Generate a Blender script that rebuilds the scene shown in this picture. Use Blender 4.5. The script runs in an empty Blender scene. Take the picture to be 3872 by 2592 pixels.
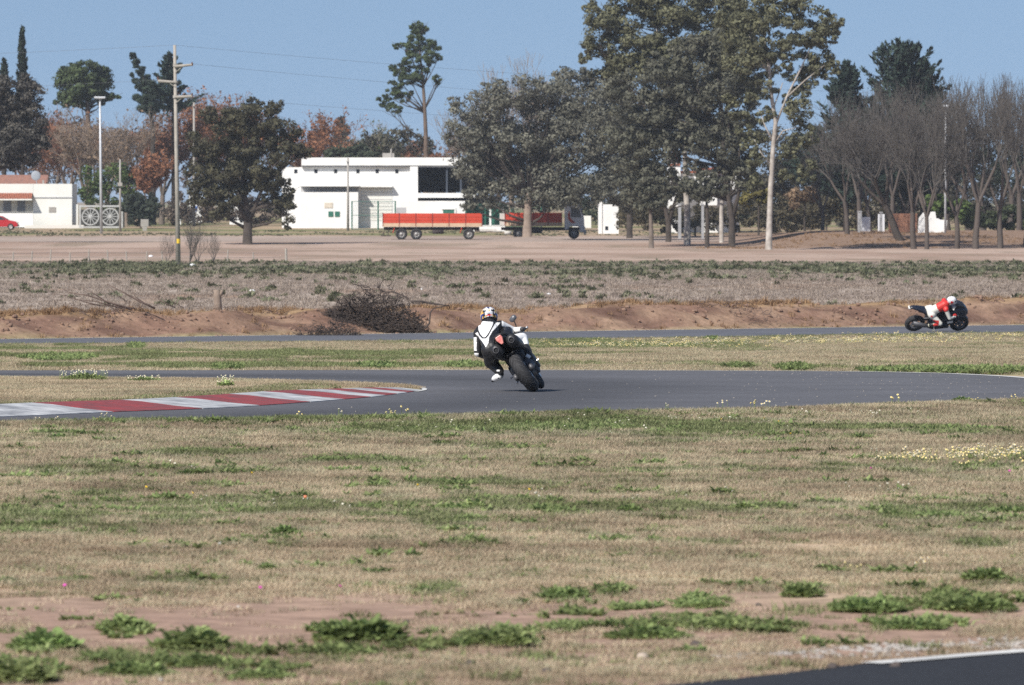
import bpy, math, random
import numpy as np
from mathutils import Vector, Matrix, Euler
random.seed(11); RNG = np.random.default_rng(11)
R = math.radians
# ------------------------------------------------------------------ camera, sky, sun, exposure
SC = bpy.context.scene
COL = SC.collection
F = 25000.0            # focal length in pixels of the 3872 px wide photograph
ZC = 2.2               # eye height above the near ground
HOR = 760.0            # horizon row
S = 3872 / 2342.0
cam = bpy.data.cameras.new('camera'); cam_o = bpy.data.objects.new('camera', cam); COL.objects.link(cam_o)
cam.sensor_width = 23.6; cam.lens = F * 23.6 / 3872
cam.clip_start = 1.0; cam.clip_end = 12000
cam_o.location = (0, 0, ZC); cam_o.rotation_euler = (R(90) - math.atan((1296 - HOR) / F), 0, 0)
cam.dof.use_dof = True; cam.dof.focus_distance = 100; cam.dof.aperture_fstop = 6.2
SC.camera = cam_o
SUN_EL, SUN_AZ = 42.0, 218.0       # azimuth clockwise from +Y (behind the camera, to the left)
w = bpy.data.worlds.new('World'); SC.world = w; w.use_nodes = True
nt = w.node_tree; bg = nt.nodes['Background']
sky = nt.nodes.new('ShaderNodeTexSky'); sky.sky_type = 'NISHITA'; sky.sun_disc = False
sky.sun_elevation = R(SUN_EL); sky.sun_rotation = R(SUN_AZ)
sky.altitude = 400; sky.air_density = 1.0; sky.dust_density = 0.6; sky.ozone_density = 1.2
# the clear air of the day: the band of pale sky at the horizon is lifted out, so that the blue reaches down to the tree tops
tcw = nt.nodes.new('ShaderNodeTexCoord'); sxy = nt.nodes.new('ShaderNodeSeparateXYZ'); cxy = nt.nodes.new('ShaderNodeCombineXYZ'); ma = nt.nodes.new('ShaderNodeMath'); ma.operation = 'MULTIPLY_ADD'; ma.inputs[1].default_value = .8; ma.inputs[2].default_value = .19
nt.links.new(tcw.outputs['Generated'], sxy.inputs[0]); nt.links.new(sxy.outputs[0], cxy.inputs[0]); nt.links.new(sxy.outputs[1], cxy.inputs[1]); nt.links.new(sxy.outputs[2], ma.inputs[0]); nt.links.new(ma.outputs[0], cxy.inputs[2]); nt.links.new(cxy.outputs[0], sky.inputs[0])
nt.links.new(sky.outputs[0], bg.inputs[0]); bg.inputs[1].default_value = 0.080
sl = bpy.data.lights.new('sun', 'SUN'); sl.energy = 4.3; sl.angle = R(0.53); sl.color = (1.0, 0.95, 0.87)
so = bpy.data.objects.new('sun', sl); COL.objects.link(so)
sdir = Vector((math.sin(R(SUN_AZ)) * math.cos(R(SUN_EL)), math.cos(R(SUN_AZ)) * math.cos(R(SUN_EL)), math.sin(R(SUN_EL))))
so.rotation_euler = (-sdir).to_track_quat('-Z', 'Y').to_euler(); so.location = (-40, -60, 60)
vs = SC.view_settings; vs.view_transform = 'Standard'; vs.look = 'None'; vs.gamma = 1; vs.use_curve_mapping = False
vs.exposure = 0.5
SC.cycles.use_denoising = False
SC.cycles.max_bounces = 6; SC.cycles.diffuse_bounces = 3; SC.cycles.transparent_max_bounces = 6
SC.cycles.volume_bounces = 0
# ------------------------------------------------------------------ materials
MATS = {}
def mat(name, col, rough=0.85, spec=0.25, noise=None, bump=None, metal=0.0, trans=0.0, tint=None, coat=0.0):
    """noise=(scale, amount[, second colour]); tint = name of a per-vertex or per-instance attribute that scales the colour"""
    if name in MATS: return MATS[name]
    m = bpy.data.materials.new(name); m.use_nodes = True; t = m.node_tree; N = t.nodes; L = t.links
    b = N['Principled BSDF']; b.inputs['Roughness'].default_value = rough
    b.inputs['Specular IOR Level'].default_value = spec; b.inputs['Metallic'].default_value = metal
    b.inputs['Coat Weight'].default_value = coat
    b.inputs['Base Color'].default_value = (*col, 1)
    src = None
    if noise:
        tc = N.new('ShaderNodeTexCoord'); nz = N.new('ShaderNodeTexNoise'); nz.inputs['Scale'].default_value = noise[0]
        nz.inputs['Detail'].default_value = 6; nz.inputs['Roughness'].default_value = 0.65
        L.new(tc.outputs['Object'], nz.inputs['Vector'])
        cr = N.new('ShaderNodeValToRGB'); cr.color_ramp.elements[0].position = 0.32; cr.color_ramp.elements[1].position = 0.68
        c2 = noise[2] if len(noise) > 2 else tuple(c * (1 - noise[1]) for c in col)
        c1 = col if len(noise) > 2 else tuple(min(1, c * (1 + noise[1] * 0.6)) for c in col)
        cr.color_ramp.elements[0].color = (*c2, 1); cr.color_ramp.elements[1].color = (*c1, 1)
        L.new(nz.outputs['Fac'], cr.inputs['Fac']); src = cr.outputs['Color']
    if tint:
        a = N.new('ShaderNodeAttribute'); a.attribute_name = tint[0]; a.attribute_type = tint[1]
        mx = N.new('ShaderNodeMix'); mx.data_type = 'RGBA'; mx.blend_type = 'MULTIPLY'; mx.inputs[0].default_value = 1.0
        if src: L.new(src, mx.inputs[6])
        else: mx.inputs[6].default_value = (*col, 1)
        L.new(a.outputs['Color'], mx.inputs[7]); src = mx.outputs[2]
    if src: L.new(src, b.inputs['Base Color'])
    if bump:
        tc = N.new('ShaderNodeTexCoord'); nz = N.new('ShaderNodeTexNoise'); nz.inputs['Scale'].default_value = bump[0]; nz.inputs['Detail'].default_value = 5
        bp = N.new('ShaderNodeBump'); bp.inputs['Strength'].default_value = bump[1]; bp.inputs['Distance'].default_value = bump[2] if len(bump) > 2 else 0.02
        L.new(tc.outputs['Object'], nz.inputs['Vector']); L.new(nz.outputs['Fac'], bp.inputs['Height']); L.new(bp.outputs['Normal'], b.inputs['Normal'])
    if trans:
        tr = N.new('ShaderNodeBsdfTranslucent'); ms = N.new('ShaderNodeMixShader'); ms.inputs[0].default_value = trans
        if src: L.new(src, tr.inputs['Color'])
        else: tr.inputs['Color'].default_value = (*col, 1)
        L.new(b.outputs[0], ms.inputs[1]); L.new(tr.outputs[0], ms.inputs[2]); L.new(ms.outputs[0], N['Material Output'].inputs['Surface'])
    MATS[name] = m
    return m
# ------------------------------------------------------------------ mesh helpers
def np_mesh(name, V, Q, mats=None, mi=None, smooth=False, tint=None):
    """V (n,3), Q (m,k) with k = 3 or 4 -> mesh"""
    V = np.asarray(V, np.float32); Q = np.asarray(Q, np.int32); k = Q.shape[1]
    me = bpy.data.meshes.new(name)
    me.vertices.add(len(V)); me.vertices.foreach_set('co', V.ravel())
    me.loops.add(Q.size); me.loops.foreach_set('vertex_index', Q.ravel())
    me.polygons.add(len(Q)); me.polygons.foreach_set('loop_start', np.arange(0, Q.size, k, dtype=np.int32))
    me.polygons.foreach_set('loop_total', np.full(len(Q), k, np.int32))
    if mi is not None: me.polygons.foreach_set('material_index', np.asarray(mi, np.int32))
    if smooth: me.polygons.foreach_set('use_smooth', np.ones(len(Q), bool))
    for m in (mats or []): me.materials.append(m)
    if tint is not None:
        a = me.color_attributes.new('tint', 'FLOAT_COLOR', 'POINT')
        c = np.ones((len(V), 4), np.float32); c[:, :3] = tint if np.ndim(tint) == 2 else np.asarray(tint)[:, None]
        a.data.foreach_set('color', c.ravel())
    me.update(calc_edges=True); return me
def link(name, me, parent=None, loc=None):
    o = bpy.data.objects.new(name, me); COL.objects.link(o)
    if parent: o.parent = parent
    if loc is not None: o.location = loc
    return o
def empty(name, loc=(0, 0, 0), rz=0):
    o = bpy.data.objects.new(name, None); COL.objects.link(o); o.location = loc; o.rotation_euler = (0, 0, rz); o.empty_display_size = 0.3
    return o
def tag(o, label=None, cat=None, group=None, kind=None):
    if label: o['label'] = label
    if cat: o['category'] = cat
    if group: o['group'] = group
    if kind: o['kind'] = kind
    return o
class MB:
    def __init__(s): s.v = []; s.f = []; s.m = []
    def add(s, V, Fc, mi=0):
        n = len(s.v); s.v += [tuple(p) for p in V]; s.f += [tuple(i + n for i in f) for f in Fc]; s.m += [mi] * len(Fc); return s
    def box(s, c, d, mi=0, rot=None, taper=1.0):
        x, y, z = d[0] / 2, d[1] / 2, d[2] / 2
        P = [Vector((a * x * (taper if k > 0 else 1), b * y * (taper if k > 0 else 1), k * z)) for k in (-1, 1) for b in (-1, 1) for a in (-1, 1)]
        if rot is not None:
            M = rot if isinstance(rot, Matrix) else Euler(rot).to_matrix(); P = [M @ p for p in P]
        c = Vector(c); P = [p + c for p in P]
        return s.add(P, [(0, 2, 3, 1), (4, 5, 7, 6), (0, 1, 5, 4), (2, 6, 7, 3), (0, 4, 6, 2), (1, 3, 7, 5)], mi)
    def tube(s, pts, rad, n=8, mi=0, caps=True, flat=1.0):
        pts = [Vector(p) for p in pts]; rad = [rad] * len(pts) if not hasattr(rad, '__len__') else rad
        V = []; up = None
        for i, p in enumerate(pts):
            d = (pts[min(i + 1, len(pts) - 1)] - pts[max(i - 1, 0)]).normalized()
            if up is None: up = Vector((0, 0, 1)) if abs(d.z) < 0.9 else Vector((0, 1, 0))
            a = d.cross(up).normalized(); b = a.cross(d).normalized(); up = b
            for k in range(n):
                t = 2 * math.pi * k / n; V.append(p + a * math.cos(t) * rad[i] + b * math.sin(t) * rad[i] * flat)
        Fc = [(i * n + k, i * n + (k + 1) % n, (i + 1) * n + (k + 1) % n, (i + 1) * n + k) for i in range(len(pts) - 1) for k in range(n)]
        if caps: Fc += [tuple(range(n - 1, -1, -1)), tuple(range((len(pts) - 1) * n, len(pts) * n))]
        return s.add(V, Fc, mi)
    def lathe(s, prof, n=24, mi=0, M=None, closed=True):
        """prof: (r, a) around the local X axis"""
        V = []; k = len(prof)
        for i in range(n):
            t = 2 * math.pi * i / n
            for r, a in prof:
                p = Vector((a, r * math.cos(t), r * math.sin(t))); V.append(M @ p if M else p)
        Fc = []
        for i in range(n):
            for j in range(k if closed else k - 1):
                Fc.append((i * k + j, i * k + (j + 1) % k, ((i + 1) % n) * k + (j + 1) % k, ((i + 1) % n) * k + j))
        return s.add(V, Fc, mi)
    def ell(s, c, r, nu=16, nv=10, mi=0, M=None):
        V = []; c = Vector(c)
        for j in range(nv + 1):
            ph = math.pi * j / nv
            for i in range(nu):
                th = 2 * math.pi * i / nu
                p = Vector((r[0] * math.sin(ph) * math.cos(th), r[1] * math.sin(ph) * math.sin(th), r[2] * math.cos(ph)))
                V.append(c + (M @ p if M else p))
        Fc = [(j * nu + i, (j + 1) * nu + i, (j + 1) * nu + (i + 1) % nu, j * nu + (i + 1) % nu) for j in range(nv) for i in range(nu)]
        return s.add(V, Fc, mi)
    def loft(s, secs, mi=0, caps=True):
        n = len(secs[0]); V = [p for q in secs for p in q]
        Fc = [(i * n + k, i * n + (k + 1) % n, (i + 1) * n + (k + 1) % n, (i + 1) * n + k) for i in range(len(secs) - 1) for k in range(n)]
        if caps: Fc += [tuple(range(n - 1, -1, -1)), tuple(range((len(secs) - 1) * n, len(secs) * n))]
        return s.add(V, Fc, mi)
    def prism(s, poly, y0, y1, mi=0):
        """poly of (x, z), extruded along y"""
        n = len(poly); V = [(x, y0, z) for x, z in poly] + [(x, y1, z) for x, z in poly]
        Fc = [tuple(range(n)), tuple(range(2 * n - 1, n - 1, -1))] + [(k, k + n, (k + 1) % n + n, (k + 1) % n) for k in range(n)]
        return s.add(V, Fc, mi)
    def mesh(s, name, mats, smooth=False):
        me = bpy.data.meshes.new(name); me.from_pydata(s.v, [], s.f)
        for m in (mats if isinstance(mats, (list, tuple)) else [mats]): me.materials.append(m)
        me.polygons.foreach_set('material_index', s.m)
        if smooth: me.polygons.foreach_set('use_smooth', [True] * len(s.f))
        me.update(); return me
    def build(s, name, mats, parent=None, loc=None, smooth=False, bevel=0, sub=0):
        o = link(name, s.mesh(name, mats, smooth), parent, loc)
        if bevel: b = o.modifiers.new('bevel', 'BEVEL'); b.width = bevel; b.segments = 2; b.limit_method = 'ANGLE'
        if sub: b = o.modifiers.new('sub', 'SUBSURF'); b.levels = sub; b.render_levels = sub
        return o
# ------------------------------------------------------------------ terrain
def sm(a, b, x):
    t = np.clip((np.asarray(x, float) - a) / (b - a), 0, 1); return t * t * (3 - 2 * t)
_G = np.random.default_rng(5).random((256, 256))
def vnoise(x, y):
    x = np.asarray(x, float); y = np.asarray(y, float); xi = np.floor(x).astype(int); yi = np.floor(y).astype(int)
    fx = x - xi; fy = y - yi; fx = fx * fx * (3 - 2 * fx); fy = fy * fy * (3 - 2 * fy)
    g = lambda i, j: _G[i % 256, j % 256]
    return (g(xi, yi) * (1 - fx) + g(xi + 1, yi) * fx) * (1 - fy) + (g(xi, yi + 1) * (1 - fx) + g(xi + 1, yi + 1) * fx) * fy
def fbm(x, y, o=4):
    s = 0; a = 0.5; t = 0
    for k in range(o): s = s + a * vnoise(np.asarray(x) * 2 ** k + 17.3 * k, np.asarray(y) * 2 ** k + 9.1 * k); t += a; a *= 0.55
    return s / t
_PE = np.array([(-9, 16), (-2.0, 26.2), (.99, 30.3), (1.55, 31.25), (2.04, 31.85), (2.51, 32.4), (6, 36.2), (12, 41)])
HC = (-16.5, 94.6); HR = 25.6       # centre and outer radius of the hairpin
def far_edge(X): return 213.5 + 0.78 * np.asarray(X, float)
def h_track(Y): return np.interp(Y, [-400, 30, 98, 120, 150, 165, 180, 200, 240], [1.99, 1.99, 2.83, 3.10, 3.53, 3.77, 4.02, 4.24, 4.32])
def ground_z(X, Y, bumps=True):
    X = np.asarray(X, float); Y = np.asarray(Y, float)
    ht = h_track(Y); hl = 2.2 + 0.0057 * (Y - 30)
    s = np.hypot(X - HC[0], Y - HC[1]) - HR
    wl = sm(0.0, 1.0, s) * (1 - sm(88, 102, Y))
    h = ht * (1 - wl) + (hl - 0.05 * np.exp(-(s - 1.2) ** 2 / 1.2)) * wl
    t = (Y - far_edge(X)) * 0.789
    crest = 3.55 + 0.12 * (fbm(X * 0.35 + 40, Y * 0.05) - 0.5) * 2
    hf = np.interp(Y, [0, 405, 500, 534, 552, 595, 640, 680, 800, 1500, 9000], [3.72, 3.72, 3.70, 3.76, 3.5, 3.5, 3.2, 2.8, 2.4, 2.0, 2.0])
    hf = hf - 1.05 * sm(503, 538, Y) * sm(17, 26, X) * (1 - sm(545, 640, Y))
    hf = hf - 0.35 * np.exp(-(((X - 1.3) / 2.6) ** 2 + ((Y - 586) / 7) ** 2))
    hb = np.where(t < 2.8, ht + (crest - ht) * sm(0.5, 2.8, t), crest + (hf - crest) * sm(3.2, 9, t))
    h = np.where(t > 0, hb, h)
    z = ZC - h
    if bumps:
        bk = sm(0.6, 1.6, t) * (1 - sm(3.5, 9, t))
        z = z + bk * (0.45 * (fbm(X * 0.8, Y * 0.6) - 0.5) + 0.32 * (fbm(X * 2.8, Y * 2.4) - 0.5))
        fl = sm(4, 9, t) * (1 - sm(395, 420, Y)); z = z + fl * (0.10 * (fbm(X * 0.2, Y * 0.12) - 0.5) + 0.06 * (fbm(X * 1.2, Y * 0.5) - 0.5))
        pit = sm(-.1, .5, Y - np.interp(X, _PE[:, 0], _PE[:, 1])); wl = wl * pit
        z = z + wl * (0.07 * (fbm(X * 0.35, Y * 0.3) - 0.5) + 0.035 * (fbm(X * 1.6, Y * 1.5) - 0.5)) * (1 - np.exp(-np.maximum(s, 0) / 1.5))
        inf = sm(121, 126, Y) * (1 - sm(-14.5, -12.5, Y - far_edge(X))) * (1 - sm(-0.2, 0.3, t)); z = z + inf * 0.08 * (fbm(X * 0.4, Y * 0.3) - 0.5)
    return z
def gz(x, y): return float(ground_z(np.array([x]), np.array([y]))[0])
def at(vx, vy, d): return Vector(((vx * S - 1936) / F * d, d, ZC - (vy * S - HOR) / F * d))
_D = np.concatenate([np.arange(27, 260, 0.1), np.arange(260, 900, 0.5)])
def on_ground(vx, vy):
    """the point of the terrain seen at that place of the photograph"""
    X = (vx * S - 1936) / F * _D; Z = ZC - (vy * S - HOR) / F * _D
    g = ground_z(X, _D); k = int(np.argmax(Z <= g)) if (Z <= g).any() else len(_D) - 1
    return Vector((X[k], _D[k], g[k]))
def to_v(X, Y, Z): return (1936 + F * X / Y) / S, (HOR + F * (ZC - Z) / Y) / S
def catmull(P, n=8):
    P = [np.array(p, float) for p in P]; out = []
    for i in range(len(P) - 1):
        p0, p1, p2, p3 = P[max(i - 1, 0)], P[i], P[i + 1], P[min(i + 2, len(P) - 1)]
        for k in range(n):
            t = k / n; out.append(0.5 * (2 * p1 + (p2 - p0) * t + (2 * p0 - 5 * p1 + 4 * p2 - p3) * t * t + (3 * p1 - p0 - 3 * p2 + p3) * t ** 3))
    out.append(P[-1]); return np.array(out)
def resample(C, n):
    s = np.concatenate([[0], np.cumsum(np.hypot(*np.diff(C, axis=0).T))]); t = np.linspace(0, s[-1], n)
    return np.stack([np.interp(t, s, C[:, 0]), np.interp(t, s, C[:, 1])], 1)
INNER = catmull([(-60, 52), (-30, 62), (-16, 68.5), (-9.5, 73.6), (-6.15, 78.0), (-4.9, 81.0), (-3.9, 83.1), (-3.28, 85.2), (-2.7, 87.8), (-2.3, 89.8), (-1.97, 91.6), (-1.69, 93.8), (-1.44, 96.2), (-1.35, 98), (-1.5, 100), (-2.1, 102.2), (-2.9, 104), (-4.4, 106.6), (-5.9, 107.8), (-8.4, 109), (-14, 110.5), (-30, 113), (-60, 117)])
OUTER = catmull([(-60, 44), (-30, 54.5), (-16, 62.5), (-10, 67.2), (-6, 71.2), (0, 75.2), (4, 79), (7.2, 85), (8.9, 91), (9.4, 97), (9.3, 104), (8.8, 109.5), (8.3, 113), (7.4, 116), (5.5, 118.3), (1, 119.7), (-4, 119.8), (-9.2, 119.5), (-16, 120.8), (-30, 124), (-60, 129)])
def in_poly(X, Y, P):
    r = np.zeros(len(X), bool); x0, y0 = P[-1]
    for x1, y1 in P:
        c = ((y1 > Y) != (y0 > Y)) & (X < (x0 - x1) * (Y - y1) / (y0 - y1 + 1e-12) + x1); r ^= c; x0, y0 = x1, y1
    return r
# -- the ground: one sheet to the horizon
def build_ground():
    ys = np.concatenate([[-300, -60, 0, 15, 24], np.arange(28, 128, 0.5), np.arange(128, 186, 1.5), np.arange(186, 262, 0.6), np.arange(262, 420, 3), np.arange(420, 720, 6), [740, 780, 850, 1000, 1300, 2000, 4000, 9000]])
    xs = np.concatenate([[-6000, -2000, -600, -250, -140, -90, -65], np.arange(-50, 50.1, 0.7), [65, 90, 140, 250, 600, 2000, 6000]])
    X, Y = np.meshgrid(xs, ys); Z = ground_z(X, Y)
    nx, ny = len(xs), len(ys); V = np.stack([X, Y, Z], -1).reshape(-1, 3)
    i = np.arange((ny - 1) * nx).reshape(ny - 1, nx)[:, :-1].ravel(); Q = np.stack([i, i + 1, i + nx + 1, i + nx], 1)
    x, y = V[:, 0], V[:, 1]; t = (y - far_edge(x)) * 0.789
    c = lambda *a: np.array(a)[None, :]
    n1 = fbm(x * 0.5, y * 0.35)[:, None]; n2 = fbm(x * 1.7 + 30, y * 1.2)[:, None]
    mix = lambda a, b, k: a * (1 - k) + b * k
    lawn = mix(c(.46, .36, .25), c(.38, .27, .205), sm(.40, .6, n1)); lawn = mix(lawn, c(.325, .22, .172), 0.9 * (sm(36.5, 33.5, y) if False else (1 - sm(35, 38.5, y)))[:, None])
    infl = mix(c(.38, .30, .19), c(.26, .26, .12), sm(.5, .72, n1)); 
    bank = mix(c(.225, .135, .10), c(.32, .215, .15), sm(.35, .65, n2)); bank = mix(bank, c(.15, .09, .068), sm(.52, .66, fbm(x * 1.4 + 7, y * 1.2 + 3)[:, None]))
    bank = mix(bank, c(.42, .29, .15), (sm(2.4, 3.4, t) * (1 - sm(5, 8, t)))[:, None] * .55)
    fld = mix(c(.31, .25, .215), c(.40, .335, .285), sm(.38, .62, fbm(x * .25, y * .10 + 9)[:, None])); fld = mix(fld, c(.38, .25, .17), .8 * sm(.63, .75, fbm(x * .16 + 50, y * .07)[:, None]))
    g = (np.exp(-((y - 365) / 34) ** 2) * (0.55 + 0.6 * fbm(x * .2, y * .06)))[:, None]; fld = mix(fld, c(.13, .155, .085), np.clip(g, 0, .9))
    dirt = mix(c(.33, .235, .185), c(.43, .325, .265), sm(.38, .62, fbm(x * .10, y * .05)[:, None])); dirt = mix(dirt, c(.24, .19, .14), .7 * sm(.55, .68, fbm(x * .22 + 11, y * .09 + 5)[:, None]))
    yard = mix(c(.33, .25, .17), c(.19, .19, .09), sm(.45, .62, fbm(x * .1 + 3, y * .08)[:, None]))
    road = c(.37, .31, .27)
    k = lawn * np.ones((len(x), 1)); k = mix(k, infl, sm(100, 112, y)[:, None]); k = mix(k, bank, sm(0.5, 1.0, t)[:, None]); k = mix(k, fld, sm(5.5, 8, t)[:, None])
    e = 402 + 14 * (fbm(x * .15, x * 0 + 3) - .5)
    k = mix(k, dirt, sm(-4, 5, y - e)[:, None]); k = mix(k, road, (sm(560, 570, y) * (1 - sm(612, 622, y)))[:, None] * .6); k = mix(k, yard, sm(618, 632, y)[:, None])
    rb = (sm(505, 512, y) * sm(16, 22, x) * (1 - sm(640, 660, y)))[:, None]; k = mix(k, mix(c(.20, .135, .10), c(.29, .20, .145), n2), rb)
    me = np_mesh('ground', V, Q, [], smooth=True, tint=k)
    m = mat('ground_soil', (1, 1, 1), rough=1, spec=0.05, tint=('tint', 'GEOMETRY'), bump=(6.0, .5, .05)); t_ = m.node_tree; N = t_.nodes; L = t_.links
    # fine mottling of the soil colour
    tc = N.new('ShaderNodeTexCoord'); nz = N.new('ShaderNodeTexNoise'); nz.inputs['Scale'].default_value = 3.2; nz.inputs['Detail'].default_value = 9; nz.inputs['Roughness'].default_value = .72
    L.new(tc.outputs['Object'], nz.inputs['Vector']); mr = N.new('ShaderNodeMapRange'); mr.inputs[1].default_value = .3; mr.inputs[2].default_value = .7; mr.inputs[3].default_value = .60; mr.inputs[4].default_value = 1.32
    L.new(nz.outputs['Fac'], mr.inputs[0]); mixn = [n for n in N if n.bl_idname == 'ShaderNodeMix'][0]; L.new(mr.outputs[0], mixn.inputs[6])
    me.materials.append(m); o = link('ground', me); tag(o, kind='structure'); return o
build_ground()
# -- asphalt
def asphalt_mat(name, col, tint=False):
    m = mat(name, col, rough=.78, spec=.3, noise=(.35, .16), bump=(60, .5, .01), tint=('tint', 'GEOMETRY') if tint else None)
    N = m.node_tree.nodes; L = m.node_tree.links; b = N['Principled BSDF']; src = b.inputs['Base Color'].links[0].from_socket      # aggregate: fine light and dark grains
    tc = N.new('ShaderNodeTexCoord'); nz = N.new('ShaderNodeTexNoise'); nz.inputs['Scale'].default_value = 14; nz.inputs['Detail'].default_value = 8; nz.inputs['Roughness'].default_value = .8; L.new(tc.outputs['Object'], nz.inputs['Vector'])
    r = N.new('ShaderNodeMapRange'); r.inputs[1].default_value = .3; r.inputs[2].default_value = .7; r.inputs[3].default_value = .62; r.inputs[4].default_value = 1.38; L.new(nz.outputs['Fac'], r.inputs[0])
    mx = N.new('ShaderNodeMix'); mx.data_type = 'RGBA'; mx.blend_type = 'MULTIPLY'; mx.inputs[0].default_value = 1; L.new(src, mx.inputs[6]); L.new(r.outputs[0], mx.inputs[7]); L.new(mx.outputs[2], b.inputs['Base Color']); return m
ASPH = asphalt_mat('asphalt', (.105, .105, .115), True)
def strip(name, A, B, m, cross=10, dz=0.03, parent=None, kind='structure', zfun=None, line=None):
    A = np.asarray(A); B = np.asarray(B); n = len(A); u = np.linspace(0, 1, cross + 1)
    P = A[:, None] * (1 - u)[None, :, None] + B[:, None] * u[None, :, None]
    Z = (zfun or (lambda x, y: ZC - h_track(y)))(P[..., 0], P[..., 1]) + dz
    V = np.concatenate([P, Z[..., None]], -1).reshape(-1, 3); i = (np.arange(n - 1)[:, None] * (cross + 1) + np.arange(cross)[None]).ravel()
    Q = np.stack([i, i + 1, i + cross + 2, i + cross + 1], 1)
    tn = None
    if line is not None:
        uu = np.tile(u, n); tt = np.repeat(np.arange(n) / n, cross + 1); nn = fbm(V[:, 0] * .5, V[:, 1] * .25); tn = 1.10 - .42 * np.exp(-((uu - line(tt)) / .17) ** 2) * (.6 + .8 * nn) + .22 * (nn - .5)
    o = link(name, np_mesh(name, V, Q, [m], smooth=True, tint=tn), parent)
    if kind and not parent: tag(o, kind=kind)
    return o
A = resample(INNER, 220); B = resample(OUTER, 220)
track = strip('race_track', B, A, ASPH, 24, 0.03, line=lambda t: .45 + .33 * np.exp(-((t - .5) / .2) ** 2))
WHITE_P = mat('worn_white_paint', (.72, .72, .70), rough=.8, noise=(2.2, .3, (.42, .42, .42)))
def offset(C, d):
    T = np.gradient(C, axis=0); T /= np.hypot(T[:, 0], T[:, 1])[:, None]; return C + np.stack([-T[:, 1], T[:, 0]], 1) * d
OD = resample(OUTER, 600); sel = (OD[:, 0] > -3) ; OL = OD[sel]
strip('edge_line', offset(OL, .08), offset(OL, .30), WHITE_P, 1, .036, parent=track)
ID = resample(INNER, 700); sel = (ID[:, 1] > 96.0) & (ID[:, 1] < 100.5) & (ID[:, 0] > -3.2); IL = ID[sel]
strip('edge_line', offset(IL, -.09), offset(IL, -.02), WHITE_P, 1, .037, parent=track)
xs = np.linspace(-70, 80, 160)
FN = np.stack([xs, far_edge(xs) - 13.0], 1); FF = np.stack([xs, far_edge(xs)], 1)
ftrack = strip('back_straight', FN, FF, asphalt_mat('asphalt_far', (.115, .118, .135)), 8, .03)
strip('edge_line', np.stack([xs, far_edge(xs) - .35], 1), np.stack([xs, far_edge(xs) - .12], 1), WHITE_P, 1, .036, parent=ftrack)
PITE = resample(catmull(_PE), 80); PB = PITE + np.array([[9, -8]])
ptrack = strip('pit_lane', PB, PITE, asphalt_mat('asphalt_dark', (.026, .027, .031)), 8, .008, zfun=lambda x, y: ground_z(x, y, False))
sel = PITE[:, 0] > 1.5
strip('edge_line', PITE[sel] + np.array([[.09, -.08]]), PITE[sel] + np.array([[-.01, .01]]), WHITE_P, 1, .014, parent=ptrack, zfun=lambda x, y: ground_z(x, y, False))
# -- the island inside the hairpin
def build_island():
    C = resample(INNER, 260); T = np.gradient(C, axis=0); T /= np.hypot(T[:, 0], T[:, 1])[:, None]; Nn = np.stack([-T[:, 1], T[:, 0]], 1)
    mid = np.array([-30.0, 92.0]); rows = []
    offs = [0.0, .25, .6, .95, 1.25]
    hz = [0.032, .04, .05, .055, .06]; hk = [-.05, -.05, -.05, -.02, .085]; nk = C[:, 1] < 97.6
    P = [C + Nn * o for o in offs]
    zz = [np.where(nk, b, a) for a, b in zip(hz, hk)]
    last = P[-1]; ctr = np.stack([np.minimum(last[:, 0], -7.0 - 0 * last[:, 0]) * 0 + np.minimum(last[:, 0] - 3, -12), 94 + (last[:, 1] - 94) * .12], 1)
    for f in (.12, .25, .4, .55, .7, .85, 1.0):
        P.append(last * (1 - f) + ctr * f); zz.append(np.where(nk, .085 - .025 * f, .06))
    V = []; 
    for p, z in zip(P, zz): V.append(np.stack([p[:, 0], p[:, 1], ZC - h_track(p[:, 1]) + z + .03 * (fbm(p[:, 0] * .7, p[:, 1] * .5) - .5) * (z > .06)], 1))
    n = len(C); k = len(P); V = np.concatenate(V); i = (np.arange(k - 1)[:, None] * n + np.arange(n - 1)[None]).ravel()
    Q = np.stack([i, i + 1, i + n + 1, i + n], 1)
    o = link('infield', np_mesh('infield', V, Q, [mat('infield_soil', (.40, .31, .20), rough=1, spec=.05, noise=(1.4, .3, (.27, .24, .13)), bump=(8, .5, .05))], smooth=True)); tag(o, kind='structure')
build_island()
# -- the hazy air
hz_ = bpy.data.materials.new('haze'); hz_.use_nodes = True; hn = hz_.node_tree; hn.nodes.clear(); ho = hn.nodes.new('ShaderNodeOutputMaterial'); hv = hn.nodes.new('ShaderNodeVolumePrincipled')
hv.inputs['Color'].default_value = (.80, .88, 1.0, 1); hv.inputs['Density'].default_value = .00010; hv.inputs['Anisotropy'].default_value = 0.0; hn.links.new(hv.outputs[0], ho.inputs['Volume'])
tag(MB().box((0, 4400, 13.4), (12400, 9700, 33.2)).build('haze', hz_), kind='stuff')
INP = resample(INNER, 200)
def island_z(x, y): return ZC - h_track(y) + .06
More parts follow.
